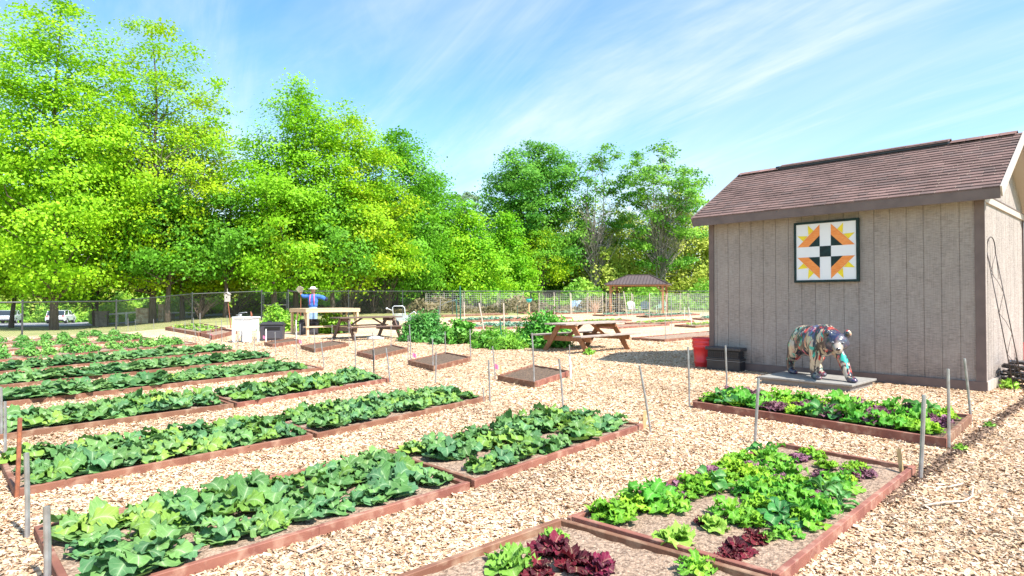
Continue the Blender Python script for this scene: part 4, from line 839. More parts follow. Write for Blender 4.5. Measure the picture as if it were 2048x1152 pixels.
def hand(mb, c, s=1):
    c = Vector(c); mb.ell(c, (.045, .025, .055))
    for k in range(4): mb.tube([c + Vector((-.03 + k * .02, -.01, .04)), c + Vector((-.034 + k * .023, -.03, .085)), c + Vector((-.034 + k * .023, -.05, .10 - abs(k - 1.5) * .008))], [.011, .010, .008], 6)
    mb.tube([c + Vector((.04 * s, -.01, 0)), c + Vector((.07 * s, -.03, .03)), c + Vector((.07 * s, -.05, .06))], [.013, .011, .009], 6)
mb = MB(); hand(mb, (-.55, -.06, 1.62)); mb.build('hand', m_skin, SCR, True)
bk = thing('open_book', "weathered open book held up in the scarecrow's hand", 'book', sb_ + Vector((-.56, -.10, 1.80)), R(-15)); mb = MB(); mb.beam((-.16, -.02, .12), (0, .02, -.06), .22, .02, up=(0, 1, .2)); mb.build('page', M('old_paper', (.6, .52, .40), .8, (.45, .38, .3), 10), bk); MB().beam((.0, .02, -.06), (.1, -.05, .15), .2, .02, up=(0, 1, .2)).build('page', MATS['old_paper'], bk)
MB().tube([(-.02, .06, -1.9), (-.02, .06, .0)], .018, 6).build('prop_stick', m_rust, bk)

# birdhouse on a leaning pole
Yb = 30.; q0 = dep(462, 640, Yb); q0.z = float(gz(q0.x, Yb)); BH = thing('birdhouse', 'weathered white birdhouse on a thin leaning pole', 'birdhouse', q0); tp = dep(456, 603, Yb) - q0
MB().tube([(0, 0, -.05), tp], .022, 8).build('pole', m_rust, BH); mb = MB(); mb.box(tp + Vector((-.03, 0, .17)), (.20, .18, .36)); b_o = mb.build('box', M('grey_board', (.50, .47, .42), .8, (.38, .35, .31), 14), BH)
mb = MB(); mb.beam(tp + Vector((-.16, 0, .34)), tp + Vector((-.02, 0, .44)), .24, .02); mb.beam(tp + Vector((-.04, 0, .44)), tp + Vector((.10, 0, .34)), .24, .02); mb.tube([tp + Vector((-.03, 0, .42)), tp + Vector((-.04, 0, .62))], .015, 6); mb.build('roof', MATS['grey_board'], BH)
mb = MB(); mb.ell(tp + Vector((-.03, -.092, .2)), (.03, .006, .03)); mb.build('hole', m_black, b_o)

# folding cart left of the green bush
cp = dep(800, 640, 31.); cp.z = float(gz(cp.x, 31.)); CT = thing('garden_cart', 'silver tube framed garden cart with raised handle beyond the brown table', 'garden cart', cp, R(15)); m_alu = M('silver_tube', (.55, .58, .60), .4, metal=.3)
mb = MB(); mb.tube([(-.30, 0, .2), (-.36, .05, .95), (-.28, .06, 1.02), (.14, .06, 1.02), (.22, .05, .95), (.30, 0, .2)], .024, 8); mb.tube([(-.34, .03, .62), (.26, .03, .62)], .02, 8); mb.build('handle', m_alu, CT, True)
mb = MB(); frust(mb, .3, .1, .28, .55, .45, .28, .55, .34); mb.build('tray', M('cart_tray', (.40, .48, .5), .5), CT)
for x in (-.2, .75): 
    for y in (-.22, .40): mb = MB(); mb.tube([(x, y, .16), (x, y + .07, .16)], .16, 16); mb.build('wheel', m_black, CT)
mb = MB(); mb.tube([(.3, .0, .5), (.7, 0, .75), (1.0, 0, .4), (1.1, 0, .02)], .018, 6); mb.tube([(-.36, .05, .8), (-.62, 0, .9)], .02, 6); mb.ell((-.64, 0, .9), (.06, .05, .05)); mb.build('lever', m_alu, CT, True)

# ------------------------------------------------------------------ chain link fence and gate
m_fence = M('fence_black', (.035, .04, .042), .45, (.06, .065, .065), 10)
m_link = M('fence_link', (.045, .05, .05), .5)
FP = [(-420, 690, 1.35), (-240, 684, 1.35), (-90, 680, 1.35), (44, 676, 1.36), (232, 667, 1.45), (384, 648, 1.7), (523, 640, 1.75), (576, 639, 1.75), (697, 635, 1.75), (805, 631, 1.75), (905, 628, 1.75), (1000, 626.5, 1.75), (1110, 626, 1.75), (1210, 625.5, 1.75), (1320, 625, 1.75), (1430, 625, 1.75), (1560, 625, 1.75)]
posts = [at(a, b) for a, b, h in FP]; hs_ = [h for _, _, h in FP]
def linkrun(mb, a, b, ha, hb, sp=.075, r=.0022):
    L = (b - a).length; n = int(L / sp); hm = (ha + hb) / 2
    for k in range(-int(hm / sp), n):
        for s in (1, -1):
            x0_ = k * sp; x1_ = x0_ + hm; z0_, z1_ = (0, 1) if s > 0 else (1, 0)
            u0 = max(0, x0_); u1 = min(L, x1_)
            if u1 <= u0: continue
            def pt(u):
                v = (u - x0_) / hm; v = v if s > 0 else 1 - v; f = u / L; p = a.lerp(b, f); return p + Z * (.04 + v * (ha + (hb - ha) * f - .04))
            mb.tube([pt(u0), pt(u1)], r, 3, False)
FE = thing('chain_link_fence', 'black chain link fence running along the back of the garden', 'fence', posts[3])
mb = MB()
for k in range(len(posts) - 1):
    if k == 6: continue
    linkrun(mb, posts[k] - posts[3], posts[k + 1] - posts[3], hs_[k], hs_[k + 1])
mb.build('wire_mesh', m_link, FE)
mb = MB()
for k in range(len(posts) - 1):
    if k == 6: continue
    mb.tube([posts[k] - posts[3] + Z * hs_[k], posts[k + 1] - posts[3] + Z * hs_[k + 1]], .026, 8)
mb.build('top_rail', m_fence, FE)
for k, p in enumerate(posts):
    r = .045 if k in (6, 7) else .032
    mb = MB(); mb.tube([p - posts[3] - Z * .1, p - posts[3] + Z * (hs_[k] + .04)], r, 10); mb.ell(p - posts[3] + Z * (hs_[k] + .05), (r * 1.25, r * 1.25, .04), 10, 6); mb.build('post', m_fence, FE)
ga, gb = posts[6], posts[7]; d = (gb - ga).normalized(); GT = thing('chain_link_gate', 'narrow black chain link gate between two fence posts', 'gate', ga)
a = d * .12; b = (gb - ga) - d * .1; mb = MB()
mb.tube([a + Z * .08, a + Z * 1.68, b + Z * 1.68, b + Z * .08, a + Z * .08], .024, 8); mb.tube([a + Z * .9, b + Z * .9], .018, 8); mb.build('frame', m_fence, GT); mb = MB(); linkrun(mb, a, b, 1.66, 1.66); mb.build('wire_mesh', m_link, GT)
for z in (.3, 1.4): MB().box(a * .5 + Z * z, (.14, .05, .05)).build('hinge', m_fence, GT)

# ------------------------------------------------------------------ far beds, cabbages, panels
cab = [plant_mesh('cabbage_plant', 11, .22, .19, (.20, .36, .26), (.40, .55, .42), (.2, 1.3), seed=200 + s, col2=(.14, .30, .20), lobes=1, ldep=.05, ruffle=.05, curl=1.0, nt_=8, nw=5) for s in range(3)]
lett = [plant_mesh('leafy_seedling', 10, .16, .12, (.26, .46, .06), (.4, .55, .2), (.2, 1.2), seed=220 + s, lobes=2, ldep=.1, ruffle=.1, curl=1.0, nt_=8, nw=5) for s in range(3)]
farb = [((1249, 679), (1329, 684), 5.2, None, 'far bed behind the cedar table with dark end board'), ((1329, 652), (1391, 656), 5.0, 'l', 'far bed of small light greens left of the shed'), ((1362, 637), (1407, 641), 6.0, 'c', 'far bed right of the gazebo posts'),
        ((1258, 633), (1296, 635.5), 6.5, 'c', 'far bed of cabbages in front of the gazebo'), ((1173, 631), (1209, 633), 6.5, 'c', 'far bed of cabbages left of the gazebo'), ((1090, 627.5), (1113, 629), 6.5, 'c', 'far bed behind the teal bird bath'),
        ((1021, 625.5), (1048, 627.5), 6.0, None, 'far bare bed beyond the bird bath'), ((855, 632), (876, 634), 6.5, None, 'far bare bed behind the left trellis panel'), ((950, 656), (996, 660), 5.0, 'c', 'far cabbage bed behind the herb patch'), ((884, 655), (935, 659.5), 4.5, 'c', 'far cabbage bed behind the leafy bush'),
        ((1180, 655), (1228, 658.5), 4.6, None, 'far bare bed right behind the cedar table top'), ((1105, 646), (1150, 649), 5.0, 'l', 'far bed of pale seedlings behind the rounded bush'), ((885, 643), (925, 645.5), 5.4, 'c', 'far cabbage bed second from the fence'), ((980, 641), (1020, 643), 5.4, None, 'far bare bed in the middle of the back field'), ((1240, 648), (1285, 651), 5.0, 'l', 'far bed of pale seedlings before the gazebo')]
for a, b, L, pl, lab in farb:
    A_, B_ = at(*a), at(*b); E = B_ - A_; E.z = 0; 
    if E.length > 1.5: A_ = B_ - E.normalized() * 1.35
    Cc = B_ + V * L; Dd = A_ + V * L
    for q in (A_, B_, Cc, Dd): q.z = float(gz(q.x, q.y))
    q = bed([B_, Cc, Dd, A_], lab, 'beds in the far half of the garden', soil=m_soil, h=.085, fill=.7)
    if pl: grow(q, cab if pl == 'c' else lett, 'cabbage_plant' if pl == 'c' else 'leafy_seedling', 'vegetable plant', int(L / .62), 2, lab.replace(' of cabbages', '').replace(' of pale seedlings', '').replace(' of small light greens', ''), 'bluish cabbage' if pl == 'c' else 'pale seedling', 'cabbages in the far beds' if pl == 'c' else 'seedlings in the far beds', z=.10, smin=1.0, smax=1.4, skip=.0)
# bed of leafy greens left, by the fence
q = [at(*p) for p in ((330, 661), (400, 673), (434, 677), (432, 658))]; q = [at(398, 673), at(452, 662), at(400, 652), at(330, 660.5)]
bed(q, 'bed of tall light greens near the fence at left', 'beds by the left fence', h=.14); grow(q, lett, 'leafy_seedling', 'vegetable plant', 4, 5, 'bed near the left fence', 'light green leafy plant', 'greens in the left fence bed', z=.08, smin=1.7, smax=2.3) if False else None
for i in range(12):
    p = q[3].lerp(q[0], (i % 6 + .5) / 6).lerp(q[2].lerp(q[1], (i % 6 + .5) / 6), .3 + .4 * (i // 6)); o = bpy.data.objects.new('leafy_green', random.choice(lett)); COL.objects.link(o); o.location = p + Z * .1; k = random.uniform(1.7, 2.3); o.scale = (k, k, k); o.rotation_euler = (0, 0, random.uniform(0, 6))
    tag(o, f'tall light green leafy plant, {ORD[i % 6]} from left, {"front" if i < 6 else "rear"} line of the fence bed', 'vegetable plant', 'greens in the left fence bed')
q = [at(426, 680), at(474, 668), at(440, 662), at(398, 672)]; bed(q, 'small bare bed between the fence greens and the white sink', 'beds by the left fence', h=.14, fill=.5)

m_wire = M('panel_wire', (.55, .54, .52), .5); m_wst = M('grey_wood_post', (.55, .48, .40), .8, (.42, .36, .3), 9)
pan = [((851, 625), (926, 624.5), 'wire grid trellis panel furthest left in the far garden'), ((928, 624.5), (996, 624), 'wire grid trellis panel second from the left'), ((998, 624), (1047, 623), 'wire grid trellis panel just left of the bird bath'), ((1078, 630), (1142, 631), 'wire grid trellis panel just right of the bird bath'), ((1144, 630), (1206, 631), 'wire grid trellis panel left of the tall leaning post'),
       ((1212, 632), (1264, 633), 'wire grid trellis panel in front of the gazebo left side'), ((1268, 634), (1332, 637), 'wire grid trellis panel in front of the gazebo'), ((1336, 633), (1420, 636), 'wire grid trellis panel between gazebo and shed'), ((1300, 627), (1420, 627), 'rear wire grid panel behind the gazebo posts')]
for k, (a, b, lab) in enumerate(pan):
    A_, B_ = at(*a), at(*b); hh = 1.55 if k != 6 else 1.45; z0 = .28; t = thing('trellis_panel', lab, 'trellis panel', A_, 0, 'wire grid trellis panels'); D_ = B_ - A_; L = D_.length; mb = MB()
    nn = max(4, round(L / .155))
    for i in range(nn + 1): p = D_ * (i / nn); mb.tube([p + Z * z0, p + Z * hh], .0075, 4, False)
    for j in range(9): z = z0 + (hh - z0) * j / 8; mb.tube([Z * z, D_ + Z * z], .0075, 4, False)
    mb.build('grid', m_wire, t)
    for f in (0, .5, 1.0): p = D_ * f; lean = Vector((random.uniform(-.08, .06), 0, 0)); MB().beam(p - Z * .1, p + lean + Z * (hh + random.uniform(.05, .15)), .045, .03, up=(0, 1, 0)).build('post', m_wst, t)
far_st = [(1255, 637, 1247, 583, .03, 'tall leaning grey post in front of the gazebo left edge', m_wst), (1008, 665, 1007, 606, .03, 'pale wooden post behind the herb patch, right one', m_wst), (969, 668, 958, 606, .028, 'pale wooden post behind the herb patch, leaning left one', m_wst), (929, 660, 928, 604, .025, 'pale post behind the leafy bush', m_wst), (878, 650, 881, 598, .016, 'thin stake left in the far field', m_steel),
          (1331, 683, 1330, 635, .012, 'thin stake at the corner of the dark ended far bed', m_steel), (1343, 661, 1342, 590, .012, 'tall thin rod left of the shed', m_steel), (1242, 683, 1242, 640, .010, 'thin rod behind the cedar table bench', m_steel), (1280, 655, 1280, 622, .010, 'thin rod in the middle of the far beds', m_steel), (1385, 655, 1377, 614, .012, 'leaning pale rod near the shed corner', m_white), (1369, 640, 1369, 613, .012, 'pale rod left of the leaning one near the shed', m_white), (1406, 641, 1406, 612, .010, 'thin rod nearest the shed corner', m_steel),
          (1060, 640, 1060, 612, .012, 'thin rod under the bird bath', m_steel), (1103, 640, 1103, 614, .018, 'short dark post behind the rounded bush', m_black), (1035, 642, 1035, 611, .014, 'teal rod right of the herb patch', m_greenp), (846, 637, 846, 616, .016, 'short dark post at the back of the left bush', m_black), (834, 655, 835, 622, .012, 'blue green rod in the left bush', m_greenp)]
for bx, by, tx, ty, r, lab, mt in far_st: stake(bx, by, tx, ty, mt, r, lab, name='garden_post' if mt in (m_wst, m_black) else 'metal_stake', group='stakes and posts in the far beds')
# green T posts and wires round the herb patch
tps = [(921, 682, 920, 572, .024, 'tallest green post in the leafy bush'), (916, 680, 912, 600, .02, 'shorter green post against the tallest one'), (1004, 694, 1000, 640, .022, 'green post leaning at the front of the herb patch'), (1056, 668, 1051, 636, .022, 'green post at the right of the herb patch'), (878, 668, 876, 612, .016, 'dark bent post right of the left bush')]
for bx, by, tx, ty, r, lab in tps: stake(bx, by, tx, ty, m_greenp, r, lab, name='green_post', group='green fence posts round the herb patch')
def sagwire(name, a, b, sag, lab, r=.006, mat=None):
    mb = MB(); mb.tube([a.lerp(b, i / 10) - Z * sag * math.sin(math.pi * i / 10) - a for i in range(11)], r, 5); tag(mb.build(name, mat or m_white, None, True, a), lab, 'string')
p1 = dep(1001, 676, at(1004, 694).y); p2 = dep(1053, 647, at(1056, 668).y); p3 = dep(958, 671, at(1004, 694).y + .3)
sagwire('garden_string', p1, p2, .05, 'pale string rising from the leaning green post to the right post'); sagwire('garden_string', p3, dep(1001, 668, at(1004, 694).y), .04, 'pale string along the front of the herb patch'); sagwire('garden_string', dep(1001, 672, at(1004, 694).y), dep(1054, 668, at(1056, 668).y), -.05, 'pale string low across the herb patch')
sagwire('plastic_pipe', dep(877, 613, at(878, 668).y), dep(912, 600, at(916, 680).y), -.04, 'blue plastic pipe bent between two posts above the bushes', .014, M('blue_pipe', (.25, .38, .5), .4))
# bird bath (teal bowl on a post)
bq = at(1058, 634); BB = thing('bird_bath', 'teal bowl on a pale post among the trellis panels', 'bird bath', bq); hz = dep(1058, 605, bq.y).z - bq.z
MB().tube([(0, 0, -.05), (0, 0, hz)], .05, 8).build('post', m_lathw, BB); MB().lathe([(.05, hz), (.16, hz + .04), (.20, hz + .18), (.21, hz + .24), (.19, hz + .22), (.05, hz + .1)], n=20).build('bowl', M('teal_glaze', (.02, .40, .40), .3), BB, True)

# ------------------------------------------------------------------ bushes and herb patch
def shrub(name, label, p, r, h, n, ls, c1_, c2_, seed, elong=2.2, sq=(1, 1), cat='bush', nst=14, droop=False):
    g_ = np.random.default_rng(seed); ncl = max(8, n // 45); d = g_.normal(size=(ncl, 3)); d /= np.linalg.norm(d, axis=1)[:, None]; d[:, 2] = np.abs(d[:, 2]) * 1.05 - .05
    C_ = d * (g_.random(ncl) ** .33)[:, None] * np.array([r * sq[0], r * sq[1], h]) * g_.uniform(.85, 1.08, (ncl, 1)); C_[:, 2] = np.clip(C_[:, 2], .05, None)
    idx = g_.integers(0, ncl, n); P = C_[idx] + g_.normal(size=(n, 3)) * np.array([.075, .075, .07]) * (r / .6); P[:, 2] = np.abs(P[:, 2]) + .01; nr = P / np.linalg.norm(P, axis=1)[:, None] * .7 + np.array([0, 0, .5])
    t = thing(name, label, cat, p); me = leaf_cards(P, ls * g_.uniform(.7, 1.3, n), nr, c1_, c2_, g_, 'foliage', elong=elong, clumpc=g_.random(ncl)[idx]); fin(me, 'foliage', m_leaf, t)
    mb = MB(); rr = random.Random(seed)
    for k in range(nst): e = C_[rr.randrange(ncl)]; mb.tube([(e[0] * .15, e[1] * .15, -.02), (e[0] * .5, e[1] * .5, e[2] * .6), tuple(e * .98)], [.012, .009, .004], 5)
    mb.build('stems', M('green_stem', (.16, .22, .06), .8), t); return t
b1_ = at(838, 686); shrub('leafy_bush', 'tall dense green bush right of the brown picnic table', b1_ + Vector((.05, .9, 0)), .82, .98, 7000, .055, (.07, .26, .04), (.16, .40, .07), 1)
b2_ = at(915, 690); shrub('leafy_bush', 'light leafy bush around the tallest green post', b2_ + Vector((0, .7, 0)), .62, .75, 1700, .10, (.11, .36, .04), (.20, .46, .07), 2, elong=1.8)
b3_ = at(1100, 700); shrub('leafy_bush', 'rounded green bush left of the cedar picnic table', b3_ + Vector((-.1, 1.2, 0)), .85, 1.05, 6500, .06, (.07, .30, .03), (.17, .44, .05), 3)
shrub('leafy_bush', 'low leafy mound on the chips at the left of the leafy bush', at(880, 690) + Vector((0, .4, 0)), .45, .38, 700, .10, (.13, .40, .08), (.26, .50, .16), 6, elong=1.5)
for px, py, r, h, sd, lab in [(975, 698, .55, .42, 4, 'fine grassy herb clump left of the leaning green post'), (1012, 700, .60, .38, 5, 'fine grassy herb clump in the middle of the patch'), (1045, 694, .55, .50, 8, 'fine grassy herb clump next to the rounded bush'), (1000, 690, .7, .5, 9, 'fine grassy herb clump at the back of the patch')]:
    shrub('herb_clump', lab, at(px, py) + Vector((0, .5, 0)), r, h, 2600, .035, (.09, .30, .03), (.20, .46, .04), sd, elong=4.5, cat='herb plant')
mb = MB(); tf_ = bush_leaves(120, .16, .16, .04, (.2, .45, .04), (.34, .6, .08), 77, 'weed', elong=3); o = bpy.data.objects.new('weed_tuft', tf_); COL.objects.link(o); o.location = at(1179, 710); tag(o, 'bright green weed tuft at the foot of the cedar picnic table', 'weed')
for px, py, lab, s in [(2020, 778, 'green weed tuft at the base of the shed side wall', .9), (1922, 902, 'tiny yellow green weed by the dark litter line', .4), (1980, 856, 'tiny yellow green weed near the hose pile side', .4)]:
    o = bpy.data.objects.new('weed_tuft', tf_); COL.objects.link(o); o.location = at(px, py); o.scale = (s,) * 3; tag(o, lab, 'weed', 'small weeds in the chips')
# tall climbing greens behind sink and trestle
for px, py, r, h, sd, lab in [(545, 662, .9, 1.15, 21, 'tall bright green pea plants behind the compost bin'), (655, 668, .8, .95, 22, 'tall bright green pea plants behind the trestle table'), (572, 664, .5, .8, 23, 'pale green plants between the bin and the trestle')]:
    shrub('pea_plants', lab, at(px, py) + Vector((0, .6, 0)), r, h, 2400, .08, (.16, .42, .03), (.30, .52, .05), sd, cat='vegetable plant', elong=1.7)

# ------------------------------------------------------------------ gazebo and seats
gl_, gr_ = at(1237, 626), at(1345, 626); Yg = 50.; gc = dep(1278, 626, Yg + 1.2); gc.z = float(gz(gc.x, gc.y))
GZ_ = thing('gazebo', 'cedar gazebo with brown standing seam hip roof at the garden end', 'gazebo', gc, UZ + R(28))
m_ced = M('cedar_post', (.50, .24, .11), .7, (.38, .17, .08), 4, stretch=(4, 4, 1)); m_met = M('brown_metal_roof', (.10, .072, .068), .45, (.12, .085, .08), 3)
wx, wy, hp2 = 2.05, 1.55, 2.15
for sx_ in (-1, 1):
    for sy_ in (-1, 1):
        pth = GZ_; MB().box((sx_ * wx, sy_ * wy, hp2 / 2), (.17, .17, hp2)).build('post', m_ced, GZ_)
        mb = MB(); mb.beam((sx_ * wx, sy_ * wy, hp2 - .55), (sx_ * (wx - .5), sy_ * wy, hp2 - .02), .08, .10, up=(0, 1, 0)); mb.beam((sx_ * wx, sy_ * wy, hp2 - .55), (sx_ * wx, sy_ * (wy - .5), hp2 - .02), .08, .10, up=(1, 0, 0)); mb.build('brace', m_ced, GZ_)
mb = MB(); ex, ey_ = wx + .42, wy + .42
for s in (-1, 1): mb.box((0, s * ey_ * .92, hp2 + .07), (2 * ex * .92, .08, .18)); mb.box((s * ex * .92, 0, hp2 + .07), (.08, 2 * ey_ * .92, .18))
mb.build('beam', m_ced, GZ_)
ze, zt = hp2 + .14, hp2 + .92; rx = ex - ey_ + .35
mb = MB(); R1, R2 = (-rx, 0, zt), (rx, 0, zt); c4 = [(-ex, -ey_, ze), (ex, -ey_, ze), (ex, ey_, ze), (-ex, ey_, ze)]; c5 = [(x, y, z - .06) for x, y, z in c4]
mb.add(c4 + [R1, R2] + c5, [(0, 1, 5, 4), (1, 2, 5), (2, 3, 4, 5), (3, 0, 4), (6, 7, 1, 0), (7, 8, 2, 1), (8, 9, 3, 2), (9, 6, 0, 3), (9, 8, 7, 6)]); rf = mb.build('roof', m_met, GZ_)
mb = MB()
for k in range(-9, 10):
    x = k * ex / 9.5
    for s in (-1, 1):
        t_ = min(1, (ex - abs(x)) / (ex - rx)); mb.beam((x, s * ey_, ze + .015), (x, s * ey_ * (1 - t_), ze + (zt - ze) * t_ + .015), .03, .04)
for k in range(-6, 7):
    y = k * ey_ / 6.5
    for s in (-1, 1): t_ = 1 - abs(y) / ey_; mb.beam((s * ex, y, ze + .015), (s * (ex - (ex - rx) * t_), y, ze + (zt - ze) * t_ + .015), .03, .04)
for c in c4: mb.beam(Vector(c) + Z * .03, Vector((math.copysign(rx, c[0]), 0, zt + .03)), .07, .04)
mb.beam((-rx, 0, zt + .03), (rx, 0, zt + .03), .09, .05); mb.build('seams', M('roof_seam', (.06, .042, .04), .45), rf)
def garden_chair(p, rz, lab, col):
    t = thing('garden_chair', lab, 'chair', p, rz, 'painted chairs by the gazebo'); m = M('chair_' + str(col), col, .6); mb = MB()
    for k in range(5): mb.beam((-.24 + k * .12, .2, .34), (-.28 + k * .14, .42, 1.0 - abs(k - 2) * .05), .10, .02, up=(0, 1, 0))
    mb.build('backrest', m, t); MB().beam((0, -.3, .38), (0, .25, .30), .52, .03).build('seat', m, t)
    for s in (-1, 1): MB().box((s * .32, -.05, .56), (.12, .7, .025)).build('armrest', m, t); MB().box((s * .30, -.3, .27), (.03, .10, .55)).build('leg', m, t); MB().box((s * .30, .3, .22), (.03, .10, .45)).build('leg', m, t)
for px, Y_, rz, lab, col in [(1267, 49, R(20), 'pale grey chair in the left half of the gazebo', (.5, .52, .5)), (1290, 50, R(-10), 'light blue grey chair in the middle of the gazebo', (.42, .5, .55)), (1322, 51, R(-30), 'mint green chair in the right half of the gazebo', (.35, .55, .45)), (1150, 52, R(0), 'blue chair left of the gazebo behind the panels', (.25, .40, .6)), (1165, 53, R(30), 'light blue chair next to the blue one', (.4, .55, .7))]:
    p = dep(px, 620, Y_); p.z = float(gz(p.x, p.y)); garden_chair(p, rz, lab, col)
# dry stalks left of the gazebo
p = dep(1190, 625, 47.); p.z = float(gz(p.x, 47.)); mb = MB(); rr = random.Random(8)
for k in range(90): a = rr.uniform(0, 6.28); l = rr.uniform(.5, 1.25); s = rr.uniform(.1, .75); mb.tube([(0, 0, 0), (math.cos(a) * s * .5, math.sin(a) * s * .3, l * .7), (math.cos(a) * s, math.sin(a) * s * .6, l)], [.012, .009, .004], 4)
tag(mb.build('dry_stalks', M('dry_stalk', (.6, .40, .28), .9, (.68, .5, .36), 6), None, False, p), 'clump of dry pinkish stalks left of the gazebo', 'dead plant')
# dark box building mass seen behind the fence on the right is woodland shade; a notice board stands behind the panels
p = dep(1090, 622, 53.); p.z = float(gz(p.x, 53.)); nb = thing('tool_rack', 'dark timber storage rack behind the panels right of the bird bath', 'rack', p, R(5)); m_dkt = M('dark_timber', (.05, .045, .04), .8)
for x in (-1.2, 0, 1.2): MB().box((x, 0, .85), (.1, .1, 1.7)).build('post', m_dkt, nb)
for z in (.4, .95, 1.65): MB().box((0, .07, z), (2.6, .5, .05)).build('shelf', m_dkt, nb)

# ------------------------------------------------------------------ cars, pillars, rail behind the left fence
def smooth_body(pts, wd, name, mat, parent, bev=.08):
    bm = bmesh.new(); lay = []
    for y, s in ((-wd / 2, .86), (-wd / 2 * .93, 1), (wd / 2 * .93, 1), (wd / 2, .86)):
        lay.append([bm.verts.new((x, y, z if s == 1 else .62 + (z - .62) * .93)) for x, z in pts])
    n = len(pts)
    for i in range(3):
        for j in range(n): bm.faces.new((lay[i][j], lay[i][(j + 1) % n], lay[i + 1][(j + 1) % n], lay[i + 1][j]))
    bm.faces.new(lay[0][::-1]); bm.faces.new(lay[3]); bmesh.ops.recalc_face_normals(bm, faces=bm.faces); me = bpy.data.meshes.new(name); bm.to_mesh(me); bm.free(); return fin(me, name, mat, parent, False, None, bev)
def car(label, p, rz, col):
    t = thing('parked_car', label, 'car', p, rz); t.scale = (.88, .88, .82); mp_ = M('car_paint_' + str(col[0]), col, .3, coat=.6); gl = M('car_glass', (.03, .045, .06), .1)
    smooth_body([(-2.25, .35), (-2.28, .75), (-2.15, 1.0), (-1.2, 1.06), (.9, 1.02), (1.9, .92), (2.25, .72), (2.27, .35)], 1.84, 'body', mp_, t)
    smooth_body([(-2.12, 1.0), (-1.95, 1.42), (-1.6, 1.54), (-.2, 1.58), (.35, 1.48), (1.15, 1.02)], 1.62, 'cabin', gl, t, .04)
    mb = MB(); mb.box((-.75, 0, 1.575), (1.75, 1.36, .05)); mb.build('roof', mp_, t, bevel=.02)
    for s in (-1, 1):
        mb = MB()
        for a, b in (((-2.1, 1.03), (-1.75, 1.52)), ((-.55, 1.03), (-.5, 1.55)), ((1.1, 1.03), (.3, 1.5))): mb.beam((a[0], s * .82, a[1]), (b[0], s * .77, b[1]), .05, .09)
        mb.build('pillar', mp_, t); mb = MB(); mb.box((-2.20, s * .72, .92), (.10, .26, .13)); mb.build('tail_light', M('tail_red', (.45, .02, .02), .3), t, bevel=.02); MB().box((2.15, s * .66, .72), (.2, .3, .12)).build('headlight', M('lamp_glass', (.6, .62, .65), .15), t, bevel=.02)
        mb = MB(); mb.box((.75, s * .98, 1.08), (.12, .18, .11)); mb.build('mirror', mp_, t, bevel=.02)
        for x in (-1.38, 1.38): mb = MB(); mb.tube([(x, s * .70, .34), (x, s * .93, .34)], .34, 22); wh = mb.build('wheel', M('tyre', (.015, .015, .016), .8), t); mb = MB(); mb.tube([(x, s * .925, .34), (x, s * .94, .34)], .2, 16); mb.build('rim', m_alu, wh)
    MB().box((-2.27, 0, .45), (.09, 1.6, .2)).build('bumper', m_black, t, bevel=.02); MB().box((-2.295, 0, .80), (.02, .5, .13)).build('number_plate', m_white, t)
for px, py, rz, col, lab in [(18, 646, R(118), (.50, .54, .60), 'silver estate car at the left edge behind the fence'), (122, 645, R(112), (.82, .83, .85), 'white car parked behind the thick tree trunk')]:
    p = dep(px, py, 62.); p.z = float(gz(p.x, 62.)) + .03; car(lab, p, rz, col)
def pillar(px, Y, w_, h_, lab, mt, grp='stone pillars beyond the fence'):
    p = dep(px, 650, Y); p.z = float(gz(p.x, Y)); t = thing('stone_pillar', lab, 'pillar', p, R(20), grp); mb = MB(); rr = random.Random(px)
    n = 6
    for k in range(n):
        for a in range(3):
            mb.box((-w_ / 2 + w_ * (a + .5) / 3 + rr.uniform(-.02, .02), 0, h_ * (k + .5) / n), (w_ / 3 - .015, w_ * .8 + rr.uniform(-.04, .04), h_ / n - .015))
    mb.box((0, 0, h_ / 2), (w_ * .88, w_ * .66, h_)); mb.build('shaft', mt, t); MB().box((0, 0, h_ + .04), (w_ * 1.1, w_ * .95, .08)).build('cap', mt, t)
m_st1 = M('grey_stone', (.20, .17, .15), .9, (.32, .28, .24), 5); m_st2 = M('warm_stone', (.50, .30, .19), .9, (.8, .68, .52), 4)
pillar(204, 43, .72, .95, 'dark stone pillar left of the fence rail', m_st1); pillar(286, 43, .8, .95, 'pale tan stone pillar beside the tree trunk', m_st2); pillar(322, 44, .35, 1.1, 'slim tan stone pillar right of the trunk', m_st2)
p = dep(216, 650, 43.5); p.z = float(gz(p.x, 43.5)); e = dep(276, 650, 43.5); rl = thing('rail_fence', 'low white rail between the two stone pillars', 'rail', p); D_ = e - p; D_.z = float(gz(e.x, 43.5)) - p.z
mb = MB(); mb.beam(Z * .78, D_ + Z * .78, .05, .12); mb.build('rail', m_white, rl)
for f in (.3, .62, 1.): MB().box(D_ * f + Z * .42, (.12, .12, .86)).build('post', m_white, rl)
p = dep(340, 645, 46.); p.z = float(gz(p.x, 46.)); e = dep(392, 645, 46.); D_ = e - p; D_.z = 0; tb = thing('stone_bench', 'long low white bench beyond the fence between trunks', 'bench', p); MB().beam(Z * .5, D_ + Z * .5, .5, .09).build('seat', m_white, tb)
for f in (.08, .92): MB().box(D_ * f + Z * .24, (.2, .4, .46)).build('leg', m_st1, tb)

